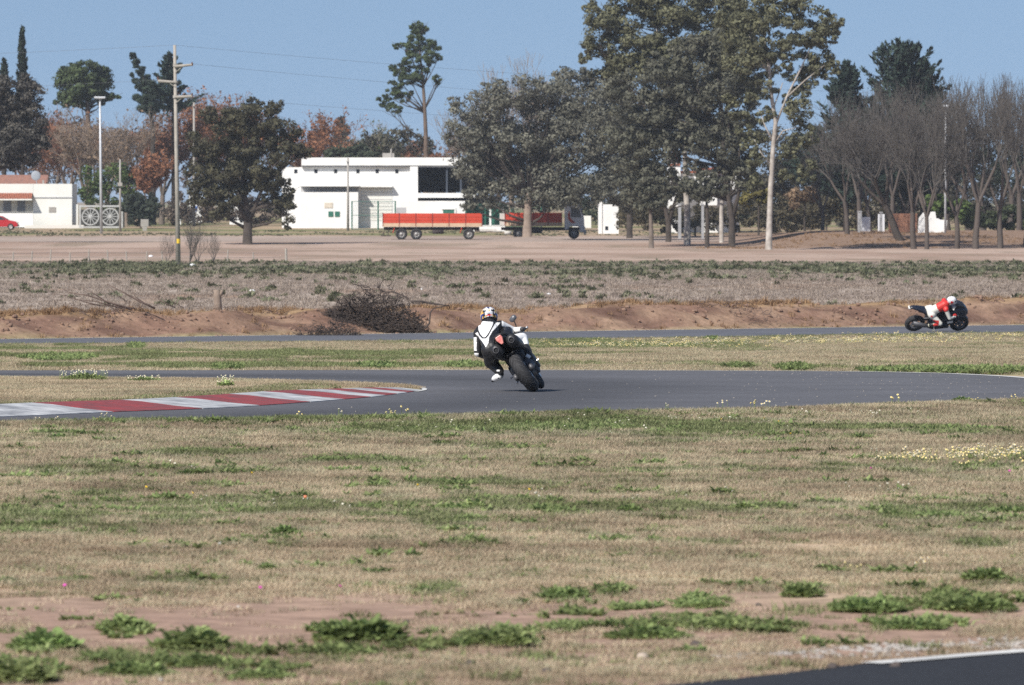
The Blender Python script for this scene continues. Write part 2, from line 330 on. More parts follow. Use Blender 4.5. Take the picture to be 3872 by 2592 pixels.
# -- the kerb, block by block
def build_kerb():
    C = resample(INNER, 3000); s = np.concatenate([[0], np.cumsum(np.hypot(*np.diff(C, axis=0).T))])
    near = lambda p: s[np.argmin(np.hypot(C[:, 0] - p[0], C[:, 1] - p[1]))]
    cuts = [near(p) for p in [(-6.2, 77.95), (-4.9, 81.0), (-3.9, 83.1), (-3.28, 85.2), (-2.7, 87.8), (-2.3, 89.8), (-1.97, 91.6), (-1.80, 92.9), (-1.66, 94.2), (-1.53, 95.3), (-1.44, 96.3), (-1.37, 97.5)]]
    cols = [0, 1, 0, 1, 0, 1, 0, 1, 0, 1, 0]      # 0 white 1 red; first block is white
    while cuts[0] > near((-16, 68.5)): cuts.insert(0, cuts[0] - 1.9); cols.insert(0, 1 - cols[0])
    root = empty('kerb', (C[np.argmin(abs(s - cuts[8]))][0], C[np.argmin(abs(s - cuts[8]))][1], 0)); tag(root, 'red and white painted kerb on the inside of the hairpin', 'kerb'); root.location.z = 0
    red = mat('worn_red_paint', (.34, .055, .06), rough=.8, noise=(3.4, .3, (.13, .06, .065)))
    wht = mat('kerb_white_paint', (.60, .61, .62), rough=.75, noise=(2.6, .3, (.17, .18, .20)))
    end = cuts[-1]
    for a, b, c in zip(cuts[:-1], cuts[1:], cols):
        u = np.linspace(a + .012, b - .012, 6); P = np.stack([np.interp(u, s, C[:, 0]), np.interp(u, s, C[:, 1])], 1)
        T = np.stack([np.interp(u + .2, s, C[:, 0]) - np.interp(u - .2, s, C[:, 0]), np.interp(u + .2, s, C[:, 1]) - np.interp(u - .2, s, C[:, 1])], 1); T /= np.hypot(*T.T)[:, None]
        Nn = np.stack([-T[:, 1], T[:, 0]], 1); k = np.clip((end - u) / 7.0, 0, 1) ** .7
        wd = .35 + .75 * k; rise = .02 + .065 * k
        mb = MB(); secs = []
        for p, n, w_, r in zip(P, Nn, wd, rise):
            z0 = ZC - h_track(p[1]) - root.location.z; sec = []
            for f, zz in ((-.02, -.05), (-.02, .038), (.35, .045 + r * .30), (.75, .05 + r * .8), (1.0, .05 + r), (1.02, -.05)):
                q = p + n * w_ * f; sec.append((q[0] - root.location.x, q[1] - root.location.y, z0 + zz))
            secs.append(sec[::-1])
        mb.loft(secs); mb.build('kerb_block', red if c else wht, root)
build_kerb()
# ------------------------------------------------------------------ trees
def leaf_mat(name, c, c2=None, trans=.25):
    c2 = c2 or tuple(x * .62 for x in c)
    return mat(name, c, rough=.75, spec=.2, noise=(.55, .4, c2), tint=('tint', 'GEOMETRY'), trans=trans)
def quads(P, size, rng, out=None, asp=.6, along=None, flat=0.0):
    """leaf-sized faces at P; out = preferred normal directions"""
    n = len(P); d = rng.normal(size=(n, 3)); d /= np.linalg.norm(d, axis=1)[:, None]
    if out is not None: d = d * .55 + out * 1.25; d /= np.linalg.norm(d, axis=1)[:, None]
    if along is None: a = rng.normal(size=(n, 3))
    else: a = along + .35 * rng.normal(size=(n, 3))
    u = a - d * (a * d).sum(1)[:, None]; u /= np.linalg.norm(u, axis=1)[:, None] + 1e-9; v = np.cross(d, u)
    s = (size * (.45 + 1.15 * rng.random(n) ** 1.6))[:, None]; u = u * s; v = v * s * asp
    V = np.stack([P - u, P - u * .1 - v, P + u, P + u * .1 + v], 1).reshape(-1, 3)
    Q = np.arange(4 * n).reshape(n, 4); t = np.repeat(.62 + .65 * rng.random(n), 4)
    return V, Q, t
def clump_points(c, r, n, rng, sub=26, shell=.45, subr=.42):
    """points of foliage lumps spread over an ellipsoid"""
    d = rng.normal(size=(sub, 3)); d /= np.linalg.norm(d, axis=1)[:, None]
    cs = c + d * r * (shell + (1 - shell) * rng.random((sub, 1))) * .86
    k = rng.integers(0, sub, n); e = rng.normal(size=(n, 3)); e /= np.linalg.norm(e, axis=1)[:, None]
    rr = np.sort(r)[1] * subr * (.7 + .7 * rng.random(sub))
    P = cs[k] + e * (rr[k] * (.45 + .55 * rng.random(n)))[:, None] * np.array([1.25, 1.25, .85])
    return P, e, (.72 + .6 * rng.random(sub))[k]
BARK = {}
def bark(name, c, c2): return mat(name, c, rough=.95, spec=.1, noise=(1.6, .3, c2), bump=(9, .6, .03))
def px(d): return S / F * d           # metres per picture unit at distance d
def leaf_tree(name, label, base, clumps, lm, bm, trunk, d, n=7000, size=.22, depth=1.0, cat='tree', group=None, seed=1, trunk_r=.28, sub=26, asp=.6, extra=None, limbs=True, shell=.58, subr=.34, back=(-.45, .45), sat=True):
    """base (vx, vy or None for the ground) at distance d; clumps (vx, vy, rx, ry[, depth offset]); trunk [(vx, vy, radius), ...]"""
    rng = np.random.default_rng(seed); k = px(d)
    bx = at(base[0], 460, d).x; root = empty(name, (bx, d, gz(bx, d) - .05)); tag(root, label, cat, group); O = np.array(root.location)
    if len(clumps) > 4 and sat:
        ext = []
        for c in clumps:
            for _ in range(2):
                t_ = rng.random() * 6.283; f_ = .28 + .2 * rng.random(); ext.append((c[0] + math.cos(t_) * c[2] * .95, c[1] + math.sin(t_) * c[3] * .95, c[2] * f_, c[3] * f_) + ((c[4],) if len(c) > 4 else ()))
        clumps = list(clumps) + ext
    area = np.array([c[2] * c[3] for c in clumps], float); cnt = (n * area / area.sum()).astype(int) + 20
    VV, QQ, TT = [], [], []; o = 0; ctrs = []
    for c, m in zip(clumps, cnt):
        p = np.array(at(c[0], c[1], d)); rx, ry = c[2] * k, c[3] * k
        off = c[4] if len(c) > 4 else rng.uniform(*back) * depth * rx
        p[1] += off; r = np.array([rx, min(rx, ry) * 1.0 * depth, ry])
        P, e, lt = clump_points(p, r, m, rng, sub, shell, subr); V, Q, t = quads(P - O, np.full(m, size), rng, out=e, asp=asp); t = t * np.repeat(lt, 4)
        VV.append(V); QQ.append(Q + o); TT.append(t); o += len(V); ctrs.append(p)
    link('crown', np_mesh('crown', np.concatenate(VV), np.concatenate(QQ), [lm], tint=np.concatenate(TT)), root)
    mb = MB(); pts = []; rad = []
    for t_ in trunk:
        q = at(t_[0], t_[1], d); pts.append(q - Vector(O)); rad.append(t_[2])
    pts[0].z = min(pts[0].z, -.2)
    mb.tube([pts[0]] + [pts[0].lerp(pts[1], f) for f in (.06,)] + pts[1:], [rad[0] * 1.5] + [rad[0]] + rad[1:], 9)
    lb_ = MB()
    if limbs:
        for p in ctrs:
            q = Vector(p) - Vector(O); j = min(range(1, len(pts)), key=lambda i: (pts[i] - q).length + (3 if pts[i].z > q.z else 0)); b0 = pts[j - 1].lerp(pts[j], .6 + .4 * random.random())
            if q.z - b0.z < .25 * math.hypot(q.x - b0.x, q.y - b0.y): continue
            mid = b0.lerp(q, .5) + Vector((random.uniform(-.3, .3), random.uniform(-.3, .3), -.06 * (q - b0).length))
            lb_.tube([b0, mid, q], [rad[j] * .4 + .02, rad[j] * .22 + .02, .02], 6)
            for _ in range(3):
                e = q + Vector((random.uniform(-1, 1), random.uniform(-1, 1), random.uniform(-.3, 1))) * .8; lb_.tube([mid.lerp(q, .6), e], [.03, .012], 4)
    for ex in (extra or []):
        P = [at(a[0], a[1], d) - Vector(O) + Vector((0, a[3] if len(a) > 3 else 0, 0)) for a in ex]; mb.tube(P, [a[2] for a in ex], 7)
    mb.build('trunk', bm, root, smooth=True)
    if lb_.v: lb_.build('limbs', BK_D, root, smooth=True)
    return root
# bare winter trees: a few grown shapes, copied
def grow(seed, levels=6, spread=.55, up=.25, lean=0, first=.30, kids=(2, 3), shrink=.76):
    rng = random.Random(seed); seg = []
    def rec(p, d, L, r, lv):
        n = 3; q = p
        for i in range(n):
            d = (d + Vector((rng.uniform(-1, 1), rng.uniform(-1, 1), rng.uniform(-.6, 1) * .6)) * .13 + Vector((0, 0, up * .12))).normalized()
            e = q + d * L / n; r2 = r * (.92 if lv else .9); seg.append((q.copy(), e.copy(), r, r2, lv)); q = e; r = r2
            if lv > 1 and i < n - 1 and lv < levels and rng.random() < .55:
                a = d.cross(Vector((rng.uniform(-1, 1), rng.uniform(-1, 1), rng.uniform(-1, 1)))).normalized(); rec(q, (d + a * .8).normalized(), L * .55, r * .45, lv + 1)
        if lv < levels:
            m = rng.randint(*kids) + (1 if lv == 0 else 0); ph = rng.uniform(0, 6.28); a0 = d.cross(Vector((.3, .9, .2))).normalized(); b0 = d.cross(a0)
            for k in range(m):
                t = ph + 6.283 * k / m + rng.uniform(-.4, .4); s = spread * rng.uniform(.6, 1.35)
                nd = (d + (a0 * math.cos(t) + b0 * math.sin(t)) * s + Vector((0, 0, up))).normalized(); rec(q, nd, L * shrink * rng.uniform(.8, 1.15), r * .66, lv + 1)
    rec(Vector((0, 0, -.02)), Vector((lean, 0, 1)).normalized(), first, .026, 0)
    top = max(s[1].z for s in seg); return [(a / top, b / top, r0, r1, lv) for a, b, r0, r1, lv in seg]
def seg_mesh(name, seg, m, sides, rmin, fat=1.0):
    A = np.array([s[0] for s in seg]); B = np.array([s[1] for s in seg]); r0 = np.maximum(np.array([s[2] for s in seg]) * fat, rmin); r1 = np.maximum(np.array([s[3] for s in seg]) * fat, rmin)
    d = B - A; d /= np.linalg.norm(d, axis=1)[:, None] + 1e-9; B = B + d * (r1 * .3)[:, None]
    h = np.where(np.abs(d[:, 2:3]) < .9, np.array([[0, 0, 1.]]), np.array([[1., 0, 0]])); u = np.cross(d, h); u /= np.linalg.norm(u, axis=1)[:, None]; v = np.cross(d, u)
    ring = []
    for P, r in ((A, r0), (B, r1)):
        for k in range(sides):
            t = 2 * math.pi * k / sides; ring.append(P + (u * math.cos(t) + v * math.sin(t)) * r[:, None])
    n = len(seg); V = np.stack(ring, 1).reshape(-1, 3); i = np.arange(n)[:, None] * 2 * sides
    Q = np.concatenate([np.concatenate([i + k, i + (k + 1) % sides, i + sides + (k + 1) % sides, i + sides + k], 1) for k in range(sides)])
    return np_mesh(name, V, Q, [m], smooth=True)
BARE = {}
def bare_kind(key, seed, m_t, m_c, **kw):
    sg = grow(seed, **kw); lvs = 1
    BARE[key] = (seg_mesh('trunk', [s for s in sg if s[4] <= lvs], m_t, 7, .0, 1.0), seg_mesh('crown', [s for s in sg if s[4] > lvs], m_c, 3, .0011), sg)
def bare_tree(key, label, vx, d, vtop, group, rz=0, leaves=None, name='bare_tree', n=0, size=.2, wide=1.0, vbase=None, seed=3, fat=1.0, vtop_add=0):
    vtop = vtop + vtop_add; p = at(vx, 460, d); z0 = gz(p.x, d) if vbase is None else at(vx, vbase, d).z; H = at(vx, vtop, d).z - z0
    root = empty(name, (p.x, d, z0 - .05), rz); root.scale = (H * wide, H * wide, H); tag(root, label, 'tree', group)
    t, c, sg = BARE[key]; link('trunk', t, root); link('crown', c, root)
    if leaves:
        rng = np.random.default_rng(seed); tips = np.array([s[1] for s in sg if s[4] >= 4]); k = rng.integers(0, len(tips), n); P = tips[k] + rng.normal(size=(n, 3)) * .012
        V, Q, tt = quads(P, np.full(n, size / H), rng); link('foliage', np_mesh('foliage', V, Q, [leaves], tint=tt), root)
    return root
def spiky_tree(name, label, vx, d, vtop, vbot, halfw, lm, bm, group=None, seed=1, n=60, lean=0.0, shape='cone', needle=.22, up=.5, per=60, droop=0.0):
    """conifer: trunk with whorls of branches carrying needle sprays; halfw in picture units at the bottom"""
    rng = np.random.default_rng(seed); k = px(d); p0 = at(vx, vbot, d); p1 = at(vx + lean, vtop, d); gx = p0.x
    root = empty(name, (gx, d, gz(gx, d) - .05)); tag(root, label, 'tree', group); O = np.array(root.location)
    a = np.array(p0) - O; b = np.array(p1) - O; H = b[2] - a[2]; mb = MB(); mb.tube([(0, 0, -.2), tuple(a), tuple(a * .4 + b * .6), tuple(b)], [.3, .24, .12, .03], 7)
    PP, AA = [], []
    for i in range(n):
        f = (i + rng.random()) / n; L = halfw * k * ((1 - f) ** (.8 if shape == 'cone' else .45) + .05) * (.65 + .6 * rng.random()); ang = rng.random() * 6.283
        dr = np.array([math.cos(ang), math.sin(ang), up * (.3 + .9 * f) - droop * (1 - f)]); dr /= np.linalg.norm(dr); s = a + (b - a) * f; e = s + dr * L + np.array([0, 0, .12 * L])
        mb.tube([tuple(s), tuple((s + e) / 2 + np.array([0, 0, -.05 * L])), tuple(e)], [.05, .035, .012], 4)
        m = int(per * (.4 + L / (halfw * k + .01))); t = rng.random(m) ** .7
        PP.append(s + (e - s) * t[:, None] + rng.normal(size=(m, 3)) * (.05 + .10 * L) * np.array([1, 1, .6]) * (1.15 - t)[:, None]); AA.append(np.repeat((dr + np.array([0, 0, .25]))[None], m, 0))
    P = np.concatenate(PP); V, Q, t = quads(P, np.full(len(P), needle), rng, asp=.38, along=np.concatenate(AA))
    link('crown', np_mesh('crown', V, Q, [lm], tint=t), root); mb.build('trunk', bm, root, smooth=True); return root
# leaf and bark materials
GREYGREEN = leaf_mat('leaf_grey_green', (.190, .186, .148), (.125, .125, .098)); EUC = leaf_mat('leaf_eucalyptus', (.172, .170, .098), (.108, .110, .068))
EUCD = leaf_mat('leaf_eucalyptus_grey', (.150, .148, .108), (.092, .093, .070)); OLIVE = leaf_mat('leaf_dark_olive', (.100, .094, .055), (.056, .053, .034))
PINE = leaf_mat('needle_pine', (0.098, 0.130, 0.055), (0.052, 0.073, 0.036)); CYP = leaf_mat('needle_cypress', (.034, .050, .032), (.02, .03, .022), .1); CEDAR = leaf_mat('needle_cedar', (.042, .066, .050), (.024, .038, .03), .1)
RUST = leaf_mat('leaf_rust', (.30, .135, .075), (.19, .09, .055)); RUSTB = leaf_mat('leaf_rust_bright', (.36, .17, .09), (.24, .11, .06)); GREEN = leaf_mat('leaf_green', (.10, .145, .04), (.06, .085, .03)); DKG = leaf_mat('leaf_dark_bush', (.055, .068, .045), (.03, .038, .028))
HEDGE = leaf_mat('leaf_hedge', (.135, .115, .07), (.08, .07, .045)); TWIGL = leaf_mat('leaf_dry_tan', (.27, .19, .12), (.17, .12, .085))
BK_G = bark('bark_grey', (.20, .165, .14), (.11, .09, .075)); BK_E = bark('bark_pale', (.50, .465, .425), (.22, .19, .165)); BK_D = bark('bark_dark', (.085, .07, .06), (.045, .038, .034)); BK_P = bark('bark_pine', (.17, .125, .10), (.10, .075, .06))
BK_N = bark('bark_winter', (.13, .108, .095), (.07, .058, .052)); BK_T = bark('bark_tan', (.30, .235, .19), (.18, .14, .115))
TW_G = mat('twig_grey_brown', (.108, .098, .09), rough=.95, spec=.1); TW_R = mat('twig_red_brown', (.20, .125, .095), rough=.95, spec=.1); TW_L = mat('twig_light', (.27, .215, .175), rough=.95, spec=.1)
bare_kind('a', 3, BK_N, TW_G, spread=.55, up=.24, first=.14, kids=(2, 4), shrink=.78, levels=5); bare_kind('b', 8, BK_N, TW_G, spread=.60, up=.20, first=.15, kids=(2, 3), shrink=.80); bare_kind('c', 21, BK_N, TW_G, spread=.42, up=.34, first=.13, kids=(2, 4), shrink=.80, levels=5); bare_kind('e', 77, BK_N, TW_G, spread=.6, up=.26, first=.11, kids=(2, 4), shrink=.80, levels=5); bare_kind('f', 91, BK_N, TW_G, spread=.48, up=.3, first=.2, kids=(2, 4), shrink=.78, levels=5)
bare_kind('d', 14, BK_T, TW_L, spread=.5, up=.25, first=.22); bare_kind('r', 30, BK_G, TW_R, spread=.5, up=.2, first=.22); bare_kind('l', 5, BK_D, TW_G, spread=.6, up=.14, first=.34, lean=-.5, kids=(2, 4))
# --- the big trees in front of the yards
leaf_tree('dense_tree', 'broad grey-green tree in front of the red truck, single thick trunk', (1205, 545), [
    (1105, 240, 70, 50), (1190, 215, 80, 48), (1270, 225, 70, 50), (1330, 250, 70, 60), (1060, 290, 48, 50), (1120, 320, 70, 55), (1240, 300, 80, 60), (1330, 330, 75, 60), (1400, 260, 55, 65),
    (1075, 375, 42, 45), (1120, 425, 55, 45), (1190, 430, 60, 45), (1260, 430, 60, 50), (1330, 430, 55, 45), (1150, 380, 70, 50, 2.5), (1250, 375, 80, 55, 3), (1400, 380, 60, 70, 1), (1090, 462, 35, 22), (1290, 462, 50, 22), (1440, 330, 50, 60, 2), (1400, 440, 55, 36, -1), (1450, 455, 45, 30, 0), (1350, 300, 70, 70, 2), (1180, 340, 90, 80, 3), (1100, 350, 60, 80, 2), (1270, 400, 80, 60, 1)],
    GREYGREEN, BK_T, [(1205, 556, .46), (1207, 500, .38), (1208, 462, .32), (1210, 440, .22)], 586, n=80000, size=.125, seed=5, sub=20, subr=.38, shell=.5)
leaf_tree('dense_tree', 'dark olive round-crowned tree on the verge, left of the white warehouse', (565, 556), [
    (520, 285, 60, 42), (590, 275, 65, 38), (640, 300, 45, 45), (480, 330, 55, 45), (560, 330, 70, 50), (640, 350, 55, 40), (455, 390, 38, 45), (520, 390, 60, 45), (590, 385, 60, 40), (660, 345, 42, 14), (470, 440, 45, 35), (530, 445, 45, 38), (610, 420, 40, 35), (500, 475, 40, 28), (640, 440, 30, 45), (655, 490, 28, 40)],
    OLIVE, BK_D, [(566, 562, .42), (567, 510, .36), (562, 470, .28), (555, 420, .2), (560, 340, .1)], 545, n=42000, size=.12, seed=9, sub=18, subr=.36, extra=[[(567, 512, .26, 0), (585, 470, .2, 0), (605, 420, .1, 0)], [(566, 505, .2, -.3), (545, 470, .14, -.3), (520, 420, .07, 0)]])
leaf_tree('dense_tree', 'grey-brown evergreen cut off by the left edge of the picture', (-30, 556), [
    (20, 215, 70, 50), (75, 215, 38, 45), (-40, 230, 60, 60), (10, 280, 70, 50), (70, 285, 45, 48), (30, 330, 60, 45), (85, 325, 28, 25), (-40, 320, 60, 60), (5, 365, 45, 25), (50, 355, 35, 28)],
    mat('leaf_grey_brown', (.125, .115, .098), rough=.75, spec=.2, noise=(.55, .4, (.065, .062, .056)), tint=('tint', 'GEOMETRY'), trans=.2), BK_D, [(-55, 560, .5), (-50, 480, .4), (-30, 400, .3), (0, 385, .22), (35, 330, .12)], 556, n=26000, size=.13, seed=12, sub=30)
# eucalyptus group
leaf_tree('eucalyptus_tree', 'tallest eucalyptus with a bare white trunk standing at the dirt verge', (1765, 572), [
    (1740, 40, 60, 50), (1820, 30, 60, 50), (1780, -40, 90, 60), (1860, 70, 45, 45), (1900, 60, 28, 36), (1800, 110, 60, 45), (1865, 120, 45, 45), (1740, 120, 50, 45), (1700, 60, 55, 55), (1830, 180, 50, 40), (1880, 160, 35, 32), (1740, 200, 45, 35), (1690, 250, 40, 30), (1830, 250, 40, 45), (1690, 130, 55, 50), (1720, 310, 35, 30), (1840, 310, 28, 35), (1725, 365, 26, 24), (1805, 345, 24, 28), (1722, 420, 22, 24), (1845, 385, 26, 30), (1800, 410, 18, 20), (1745, 265, 26, 22)],
    EUC, BK_E, [(1758, 576, .27), (1760, 500, .22), (1763, 420, .20), (1768, 340, .18), (1774, 280, .16), (1764, 220, .14), (1758, 150, .13), (1745, 70, .07)], 500, n=44000, size=.115, seed=21, sub=18, subr=.30, limbs=False, back=(-.35, .8),
    extra=[[(1774, 285, 0.102), (1800, 220, 0.075), (1830, 160, 0.061), (1862, 90, 0.027)], [(1800, 222, 0.061), (1840, 185, 0.048), (1885, 150, 0.027)], [(1760, 175, 0.061), (1735, 130, 0.048), (1712, 80, 0.027)], [(1756, 140, 0.068), (1742, 90, 0.054), (1722, 60, 0.027)], [(1768, 325, 0.082), (1750, 290, 0.054), (1735, 250, 0.027)], [(1772, 300, 0.068), (1768, 250, 0.061), (1790, 190, 0.034)], [(1764, 380, 0.061), (1740, 350, 0.041), (1725, 320, 0.020)], [(1770, 330, 0.061), (1790, 300, 0.041), (1830, 290, 0.020)]])
leaf_tree('eucalyptus_tree', 'eucalyptus with an olive-gold top, above the broad grey-green tree', (1570, 545), [
    (1380, 60, 50, 45), (1440, 40, 60, 50), (1500, 20, 60, 50), (1400, 110, 50, 40), (1350, 115, 26, 32), (1460, 110, 60, 45), (1530, 90, 60, 50), (1560, 20, 60, 60), (1620, 40, 60, 60), (1470, -30, 80, 50), (1590, -50, 90, 50), (1360, 40, 28, 30), (1500, 140, 60, 45), (1580, 130, 60, 50), (1430, 150, 50, 40), (1650, 100, 50, 60), (1540, 180, 55, 40), (1400, 170, 45, 35, 1)],
    EUC, BK_E, [(1572, 552, .30), (1572, 480, .26), (1568, 420, .22), (1566, 330, .18), (1545, 240, .15), (1520, 160, .1), (1500, 60, .05)], 545, n=56000, size=.125, seed=22, sub=18, subr=.34, extra=[[(1566, 340, .14), (1590, 250, .1), (1600, 150, .07), (1610, 60, .03)], [(1545, 240, .1), (1490, 170, .07), (1430, 110, .04)]])
leaf_tree('eucalyptus_tree', 'grey-green eucalyptus with drooping crown over two slender trunks', (1675, 540), [
    (1520, 190, 65, 55), (1590, 200, 60, 60), (1650, 190, 50, 60), (1490, 260, 50, 50), (1560, 270, 65, 55), (1630, 270, 55, 60), (1460, 330, 45, 50), (1530, 340, 55, 50), (1600, 330, 50, 34), (1660, 345, 42, 42), (1585, 385, 28, 22), (1645, 395, 26, 24), (1535, 400, 16, 18), (1430, 210, 55, 45), (1490, 400, 40, 40), (1670, 100, 50, 60), (1600, 120, 60, 50), (1690, 400, 28, 35), (1470, 440, 36, 30), (1700, 300, 45, 50, 2), (1710, 210, 45, 50, 2), (1700, 380, 40, 45, 2), (1440, 400, 45, 45), (1420, 300, 55, 55, 2), (1560, 300, 55, 36, 2), (1740, 150, 40, 50, 2)],
    EUCD, BK_D, [(1674, 555, .30), (1674, 500, .25), (1664, 440, .2), (1656, 360, .18), (1652, 280, .14), (1640, 180, .08)], 535, n=66000, size=.125, seed=23, sub=19, subr=.36, extra=[[(1676, 500, .2), (1688, 450, .16), (1692, 400, .1), (1690, 330, .06)], [(1655, 370, .1), (1668, 300, .08), (1660, 230, .05)]])
leaf_tree('eucalyptus_tree', 'low dark eucalyptus with a forked black trunk, right of the truck cab', (1528, 540), [(1480, 400, 40, 35), (1510, 450, 34, 24), (1545, 430, 30, 26), (1450, 450, 32, 30), (1570, 445, 26, 20)], EUCD, BK_D, [(1529, 552, .26), (1529, 510, .24), (1520, 470, .16), (1505, 430, .08)], 560, n=4500, size=.16, seed=24, extra=[[(1530, 512, .18), (1541, 470, .13), (1552, 430, .06)]])
leaf_tree('young_tree', 'young tree with a pale grey trunk at the dirt verge, right of the truck cab', (1489, 560), [(1480, 430, 30, 28), (1500, 465, 26, 22), (1465, 470, 22, 18), (1510, 425, 24, 20)], EUCD, BK_G, [(1490, 566, .22), (1489, 520, .17), (1487, 470, .12), (1484, 430, .05)], 520, n=2600, size=.15, seed=25)
leaf_tree('young_tree', 'small bushy tree half hiding the red-roofed house', (1620, 545), [(1600, 440, 36, 28), (1575, 425, 26, 22), (1640, 430, 30, 26), (1615, 405, 26, 18)], EUCD, BK_D, [(1617, 553, .2), (1618, 500, .16), (1615, 440, .08)], 528, n=3200, size=.15, seed=26)
leaf_tree('eucalyptus_tree', 'slender eucalyptus trunk pair left of the tall white-trunked one', (1645, 545), [(1640, 150, 55, 50), (1680, 60, 55, 60), (1620, 230, 55, 50), (1690, 180, 45, 45), (1650, 310, 45, 45), (1600, -20, 60, 50), (1700, 0, 60, 60)], EUC, BK_E, [(1650, 556, .2), (1650, 480, .18), (1655, 420, .16), (1650, 340, .14), (1668, 200, .1), (1672, 80, .05)], 552, n=22000, size=.125, seed=27, sub=18, subr=.34)
leaf_tree('dense_tree', 'dark grey-green tree filling the gap behind the eucalyptus and the broad tree', (1440, 520), [(1400, 250, 60, 60), (1450, 300, 60, 70), (1500, 250, 60, 60), (1420, 380, 60, 60), (1470, 380, 45, 55), (1560, 280, 55, 45), (1380, 200, 45, 40), (1300, 190, 50, 35), (1550, 210, 60, 50)], GREYGREEN, BK_D, [(1440, 545, .3), (1440, 470, .25), (1445, 380, .2), (1450, 280, .1)], 606, n=26000, size=.14, seed=28, sub=20, subr=.38)
# --- tall pine behind the warehouse
leaf_tree('tall_pine', 'tall one-sided pine rising behind the white warehouse', (975, 500), [
    (955, 80, 24, 22), (975, 105, 30, 20), (930, 115, 26, 18), (945, 140, 34, 18), (985, 130, 20, 20), (915, 165, 26, 16), (940, 185, 28, 18), (905, 205, 26, 16), (930, 220, 24, 14), (885, 235, 22, 15), (905, 248, 22, 10), (960, 165, 18, 18), (1000, 182, 14, 10), (958, 62, 14, 10)],
    PINE, BK_P, [(975, 520, .4), (974, 305, .24), (971, 240, .2), (967, 180, .16), (960, 120, .1), (956, 70, .04)], 760, n=15000, size=.17, seed=31, sub=14, depth=.9, asp=.4)
leaf_tree('stone_pine', 'round-topped pine behind the brown winter trees, left of the leaning cypress', (195, 500), [(195, 165, 50, 28), (160, 190, 36, 28), (225, 185, 34, 30), (190, 205, 50, 26), (150, 225, 28, 18), (245, 222, 26, 12), (215, 225, 34, 16), (170, 232, 30, 14)], PINE, BK_P, [(205, 520, .4), (203, 300, .3), (200, 240, .24), (196, 190, .1)], 745, n=22000, size=.17, seed=32, asp=.5, sub=26, subr=.42)
# --- conifers
spiky_tree('cypress_tree', 'narrow dark cypress spire behind the left edge tree', 52, 720, 66, 330, 30, CYP, BK_D, seed=3, n=220, needle=.26, up=2.4, per=26, shape='col')
spiky_tree('cypress_tree', 'small dark conifer top at the far left edge', 10, 730, 138, 330, 40, CYP, BK_D, seed=4, n=110, needle=.28, up=1.2, per=30)
leaf_tree('leaning_cypress', 'wind-bent cypress with two curved pointed tips leaning left', (345, 500), [(305, 128, 7, 10, 0), (313, 145, 9, 12, 0), (322, 163, 11, 14, 0), (332, 183, 14, 16, 0), (342, 203, 18, 18, 0), (303, 172, 5, 7, 0), (310, 185, 7, 9, 0), (320, 202, 10, 12, 0), (335, 222, 26, 18, 0), (345, 245, 28, 20, 0)], CYP, BK_D, [(350, 520, .35), (350, 300, .28), (340, 215, .2), (322, 160, .1), (306, 125, .04)], 730, n=14000, size=.15, seed=41, asp=.4, limbs=False, sub=14, sat=False, subr=.5)
spiky_tree('cedar_tree', 'dark cedar behind the wooden power pole', 398, 735, 125, 260, 62, CEDAR, BK_D, seed=6, n=60, needle=.3, up=.75, per=60, lean=-12)
spiky_tree('cedar_tree', 'dark cedar top showing between the tall eucalyptus and the bare trees', 1935, 600, 148, 470, 130, CEDAR, BK_D, seed=7, n=220, needle=.25, up=.8, per=70)
spiky_tree('cedar_tree', 'broad dark cedar with upswept tips behind the bare winter trees', 2065, 610, 132, 470, 165, CEDAR, BK_D, seed=8, n=260, needle=.26, up=1.2, per=70, shape='round')
spiky_tree('cedar_tree', 'second upswept cedar tip, right of the broad one', 2110, 612, 142, 460, 120, CEDAR, BK_D, seed=9, n=200, needle=.26, up=1.1, per=70)
spiky_tree('cedar_tree', 'small distant conifer above the warehouse roof', 783, 1000, 272, 380, 34, CEDAR, BK_D, seed=10, n=70, needle=.5, up=.4, per=40)
# --- brown, rust and green trees behind the yards
g = 'winter trees behind the yards'
bt = [('r', 'thin red-brown winter tree behind the left house', 110, 740, 262, 1, RUST, 900), ('d', 'pale fine-twigged winter tree behind the metal lamp post', 200, 720, 232, 2.1, TWIGL, 700), ('r', 'red-brown winter tree behind the green bush', 165, 760, 240, 4.0, RUST, 1800), ('d', 'pale bare tree below the leaning cypress', 290, 715, 240, .6, TWIGL, 700),
      ('r', 'rust-leaved tree left of the power pole', 370, 735, 250, 2.6, RUST, 2600), ('r', 'tall rust-red tree right of the power pole', 480, 760, 200, 3.3, RUSTB, 2600), ('r', 'rust-red tree with thin top above the dark olive tree', 555, 775, 200, 5.0, RUSTB, 2400), ('r', 'orange-leaved tree standing clear against the sky above the olive tree', 700, 770, 245, .9, RUSTB, 2600), ('r', 'low rust tree behind the small distant conifer', 800, 800, 318, 1.9, RUST, 2400),
      ('r', 'low rust tree behind the warehouse roof vent', 890, 800, 312, 2.9, RUST, 2400), ('d', 'bare grey-green tree left of the tall pine', 870, 780, 268, 1.4, GREEN, 900), ('r', 'rust tree at the foot of the tall pine', 1000, 790, 315, 4.4, RUST, 2200), ('r', 'dull rust tree close behind the power pole foot', 340, 700, 345, .3, RUSTB, 3200), ('d', 'grey twiggy tree behind the lamp post top', 245, 770, 250, 5.3, None, 0), ('r', 'brown winter tree behind the left edge tree', 45, 760, 255, 2.2, RUST, 1200)]
for i, (k, lb, vx, d, top, rz, lf, n) in enumerate(bt): bare_tree(k, lb, vx, d, top, g, rz, lf, n=int(n * 2.2), size=.15, seed=50 + i, wide=1.1)
g = 'bare winter trees above the dense tree'
